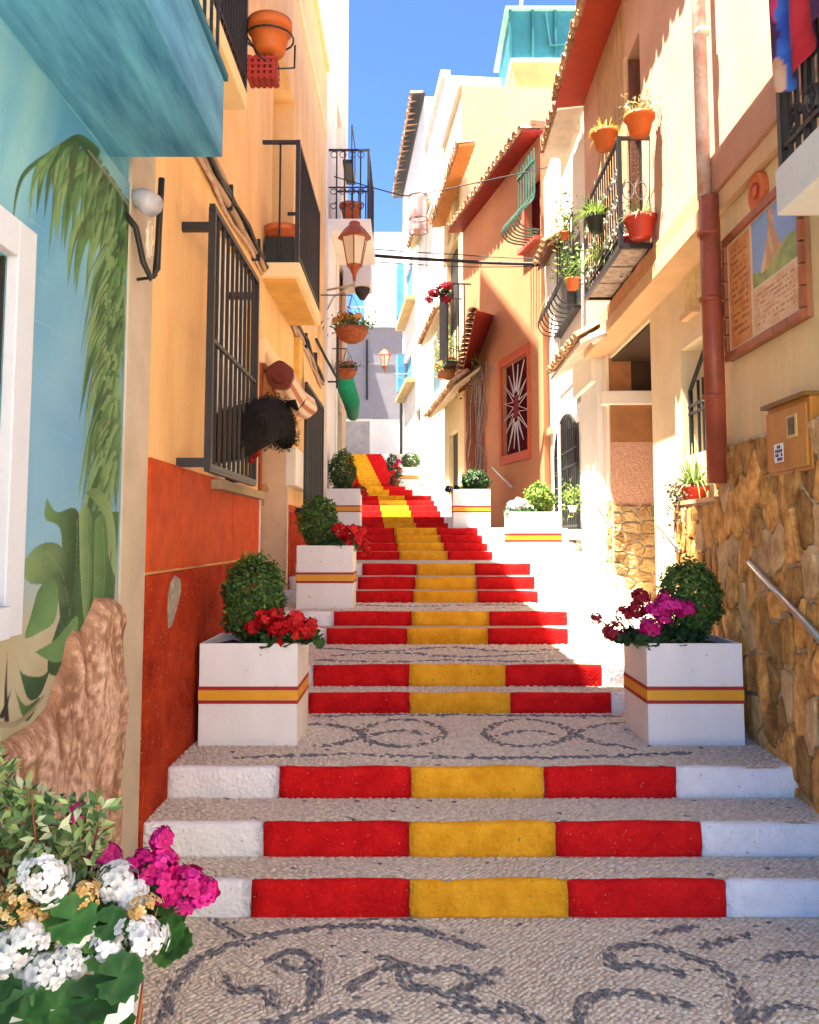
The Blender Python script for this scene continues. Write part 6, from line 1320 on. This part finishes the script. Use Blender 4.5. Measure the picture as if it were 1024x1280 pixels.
hB = far_house('white_row_house', 'tall white row house with arched niche and tiled porch', FF, FB + .004, FC, zB, white_w, -.05, 3, [(UF(549), UF(543), HZ(546, 440), HZ(546, 408), sh_w), (UF(552), UF(546), HZ(549, 300), HZ(549, 250), glass_dk), (UF(545), UF(539), HZ(542, 585), HZ(542, 500), M('pale door', (.6, .55, .48)))])
part('parapet', MB().fbox(FF, FB + .004, FC, -.2, .06, zB + .002, zB + .15), white_w, hB); eave(hB, FF, UF(551, .3), UF(528, .3), HZ(533, 425, .3), .35, .3, M('pale ochre soffit', (.60, .48, .30)), pitch=.3, name='canopy')
part('blue_niche', MB().prism(FF, [(UF(550) + (UF(541) - UF(550)) * (.5 - .5 * math.cos(a)), HZ(545, 475) + .7 * math.sin(a)) for a in np.linspace(0, math.pi, 9)] + [(UF(541), HZ(545, 520)), (UF(550), HZ(545, 520))], -.06, -.03), M('pale blue paint', (.35, .62, .74)), hB)
zC = HZ(520, 172, 0)
hC = far_house('blue_shutter_house', 'white row house with blue shutters at top of steps', FF, FC + .004, FD, zC, white_w, .0, 4, [(UF(516), UF(506), HZ(511, 395), HZ(511, 330), shutter_blue), (UF(515), UF(505), HZ(510, 490), HZ(510, 445), shutter_blue), (UF(526), UF(520), HZ(523, 588), HZ(523, 510), M('brown grey door', (.30, .24, .18)))])
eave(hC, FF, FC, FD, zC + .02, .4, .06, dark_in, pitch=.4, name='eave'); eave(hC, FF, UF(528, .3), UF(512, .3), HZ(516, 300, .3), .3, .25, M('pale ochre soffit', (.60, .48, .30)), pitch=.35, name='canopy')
for py in (398, 493): part('window_ledge', MB().fbox(FF, UF(520), UF(505), 0, .35, HZ(511, py), HZ(511, py) + .14), M('ochre ledge', (.58, .40, .18)), hC)
for pa, pb, ya, yb in ((505, 503, 395, 330), (506, 504, 490, 445)): part('shutter_leaf', MB().fbox(FF, UF(pa), UF(pb), .0, .28, HZ(505, ya), HZ(505, yb)), shutter_blue, hC)
part('drain_pipe', MB().tube([FF.w(FD - .2, .06, 5), FF.w(FD - .2, .06, HZ(504, 470))], .07, 6), iron, hC)
antenna((onY(602, 100, 24)[0], 24, zA), 2.0, 'tall thin antenna on the cream row house roof')
# hanging glass cylinder lantern over the street
gx, gz = onY(523, 290, 14.0); gl = thing('glass_lantern', 'pink glass cylinder lantern hanging from the street cable', 'lantern', (gx, 14.0, gz)); rg_ = .155; hg_ = onY(523, 245, 14.0)[1] - gz
link('glass', mkmesh('glass', *(lambda q: (q.v, q.f))(MB().lathe([(rg_, 0), (rg_, hg_), (rg_ - .01, hg_), (rg_ - .01, 0)], (0, 0, 0), 24, False)), MGLASS('pinkish glass', (.80, .62, .60), .1), True), gl, (0, 0, 0))
for zz_ in (0, hg_ * .35, hg_): m2 = MB().tube([(rg_ * math.cos(a), rg_ * math.sin(a), zz_) for a in np.linspace(0, 6.283, 25)[:-1]], .009, 5, True); link('ring', mkmesh('ring', m2.v, m2.f, M('copper ring', (.35, .16, .12), rough=.5)), gl, (0, 0, 0))
m2 = MB().lathe([(.07, hg_ * .4), (.08, hg_ * .95), (.03, hg_)], (0, 0, 0), 12); link('lamp_core', mkmesh('lamp_core', m2.v, m2.f, M('grey core', (.4, .36, .42))), gl, (0, 0, 0))
m2 = MB().tube([(0, 0, hg_), (-.05, 0, hg_ + .06)], .006, 5); link('hook', mkmesh('hook', m2.v, m2.f, iron), gl, (0, 0, 0))
# cables across the street
def wire(name, label, pts, r, m_=cable_m):
    t = thing(name, label, 'cable', pts[0]); n = 16; P = []
    for i in range(n + 1):
        s_ = i / n; k = min(int(s_ * (len(pts) - 1)), len(pts) - 2); f_ = s_ * (len(pts) - 1) - k; a, b = pts[k], pts[k + 1]; P.append([a[j] + (b[j] - a[j]) * f_ - (pts[0][2] != 0 and j == 2) * .06 * math.sin(math.pi * s_) for j in range(3)])
    part('cable', MB().tube(P, r, 6), m_, t, True)
Q = lambda px, py, d: (onY(px, py, d)[0], d, onY(px, py, d)[1])
AN = TF.w(ku, .26, kz); WL = Q(455, 316, 15.5); WL = (-1.25, 15.5, WL[2])
wire('street_cable', 'thick black cable stretched from cream house to terracotta house', [WL, Q(575, 322, 14.7), AN], .03)
wire('street_cable', 'thin upper cable stretched above the thick street cable', [(WL[0], WL[1], WL[2] + .12), Q(575, 314, 14.7), (AN[0], AN[1], AN[2] + .08)], .009)
wire('street_cable', 'thin lower cable stretched below the thick street cable', [(WL[0], WL[1], WL[2] - .12), Q(575, 329, 14.7), (AN[0], AN[1], AN[2] - .03)], .008)
wire('lantern_cable', 'thin cable carrying the glass lantern across the street', [(-1.25, 14.0, onY(466, 228, 14.0)[1] + .1), Q(500, 240, 14.0), (gx - .05, 14.0, gz + hg_ + .06), RF.w(14.0, -.1, gz + hg_ + .5)], .010)
dc = thing('draped_cable', 'black cable hanging down the far house corner', 'cable', FF.w(.3, .1, 6)); part('cable', MB().tube([Q(611, 245, 18.9), Q(610, 280, 18.9), Q(603, 310, 18.9), Q(597, 335, 18.9)], .04, 6), cable_m, dc, True)

# ------------------------------------------------------------------ end of the street
EY = 41.0
eh = thing('end_house', 'white house with shade-toned upper wall closing the street', 'house', (-2, EY, 5)); E_ = lambda px, py: onY(px, py, EY)
ex0, ex1 = E_(400, 500)[0], E_(505, 500)[0]; ztop = E_(450, 282)[1]; zmid = E_(450, 410)[1]; gz0, gz1 = TOPZ - .1, E_(450, 527)[1]
part('lower_wall', MB().box(ex0, ex1, EY, EY + 6, -.05, E_(450, 524)[1]), white_w, eh)
part('upper_wall', MB().box(ex0, ex1, EY - .02, EY + 6, E_(450, 524)[1] + .004, zmid), M('shade grey plaster', (.26, .255, .29), var=.06, bump=.15), eh)  # shade of the upper wall is painted into its grey
part('top_storey', MB().box(E_(440, 400)[0], ex1, EY + .9, EY + 6, zmid + .01, ztop), white_w, eh); part('coping', MB().box(ex0, ex1, EY - .15, EY + .9, zmid + .002, zmid + .14), M('grey slab', (.5, .5, .5)), eh)
gd0, gd1 = E_(432, 560)[0], E_(462, 560)[0]; gdo = part('garage_door', MB().box(gd0, gd1, EY - .05, EY, gz0, gz1), M('greige door', (.42, .38, .36), bump=.1), eh)
part('door_frame', MB().box(gd0 - .12, gd0, EY - .09, EY, gz0, gz1 + .12).box(gd1, gd1 + .12, EY - .09, EY, gz0, gz1 + .12).box(gd0, gd1, EY - .09, EY, gz1, gz1 + .12), offwhite, gdo)
for k in range(5): zz_ = gz0 + (gz1 - gz0) * (k + .5) / 5; part('door_panel', MB().box(gd0 + .05, gd1 - .05, EY - .065, EY - .05, zz_ - .1, zz_ + .1), M('greige door', (.42, .38, .36)), gdo)
part('blue_door', MB().box(E_(440, 400)[0], E_(454, 400)[0], EY + .86, EY + .9, zmid + .15, E_(450, 360)[1]), shutter_blue, eh)
rl_ = MB()
for k in range(16): xx = ex0 + 1.2 + (ex1 - ex0 - 1.3) * k / 15; rl_.tube([(xx, EY - .05, zmid + .14), (xx, EY - .05, zmid + 1.0)], .018, 4)
rl_.box(ex0 + 1.2, ex1 - .1, EY - .08, EY - .04, zmid + 1.0, zmid + 1.04); part('railing', rl_, M('pale grey rail', (.5, .5, .5)), eh)
part('pole', MB().tube([E_(459, 425)[:1] + (EY - .1,) + E_(459, 425)[1:], E_(459, 500)[:1] + (EY - .1,) + E_(459, 500)[1:]], .05, 6), iron, eh)
part('bunting_bar', MB().box(E_(428, 455)[0], E_(492, 455)[0], EY - .06, EY - .03, E_(460, 456)[1], E_(460, 454)[1]), M('grey bar', (.3, .3, .3)), eh)
x, z_ = onY(481, 462, 33.5); lantern((x, 33.5, z_), 1.05, 'small wall lantern on the blue shutter house', FF, (33.5 - FF.o[1]), 0)
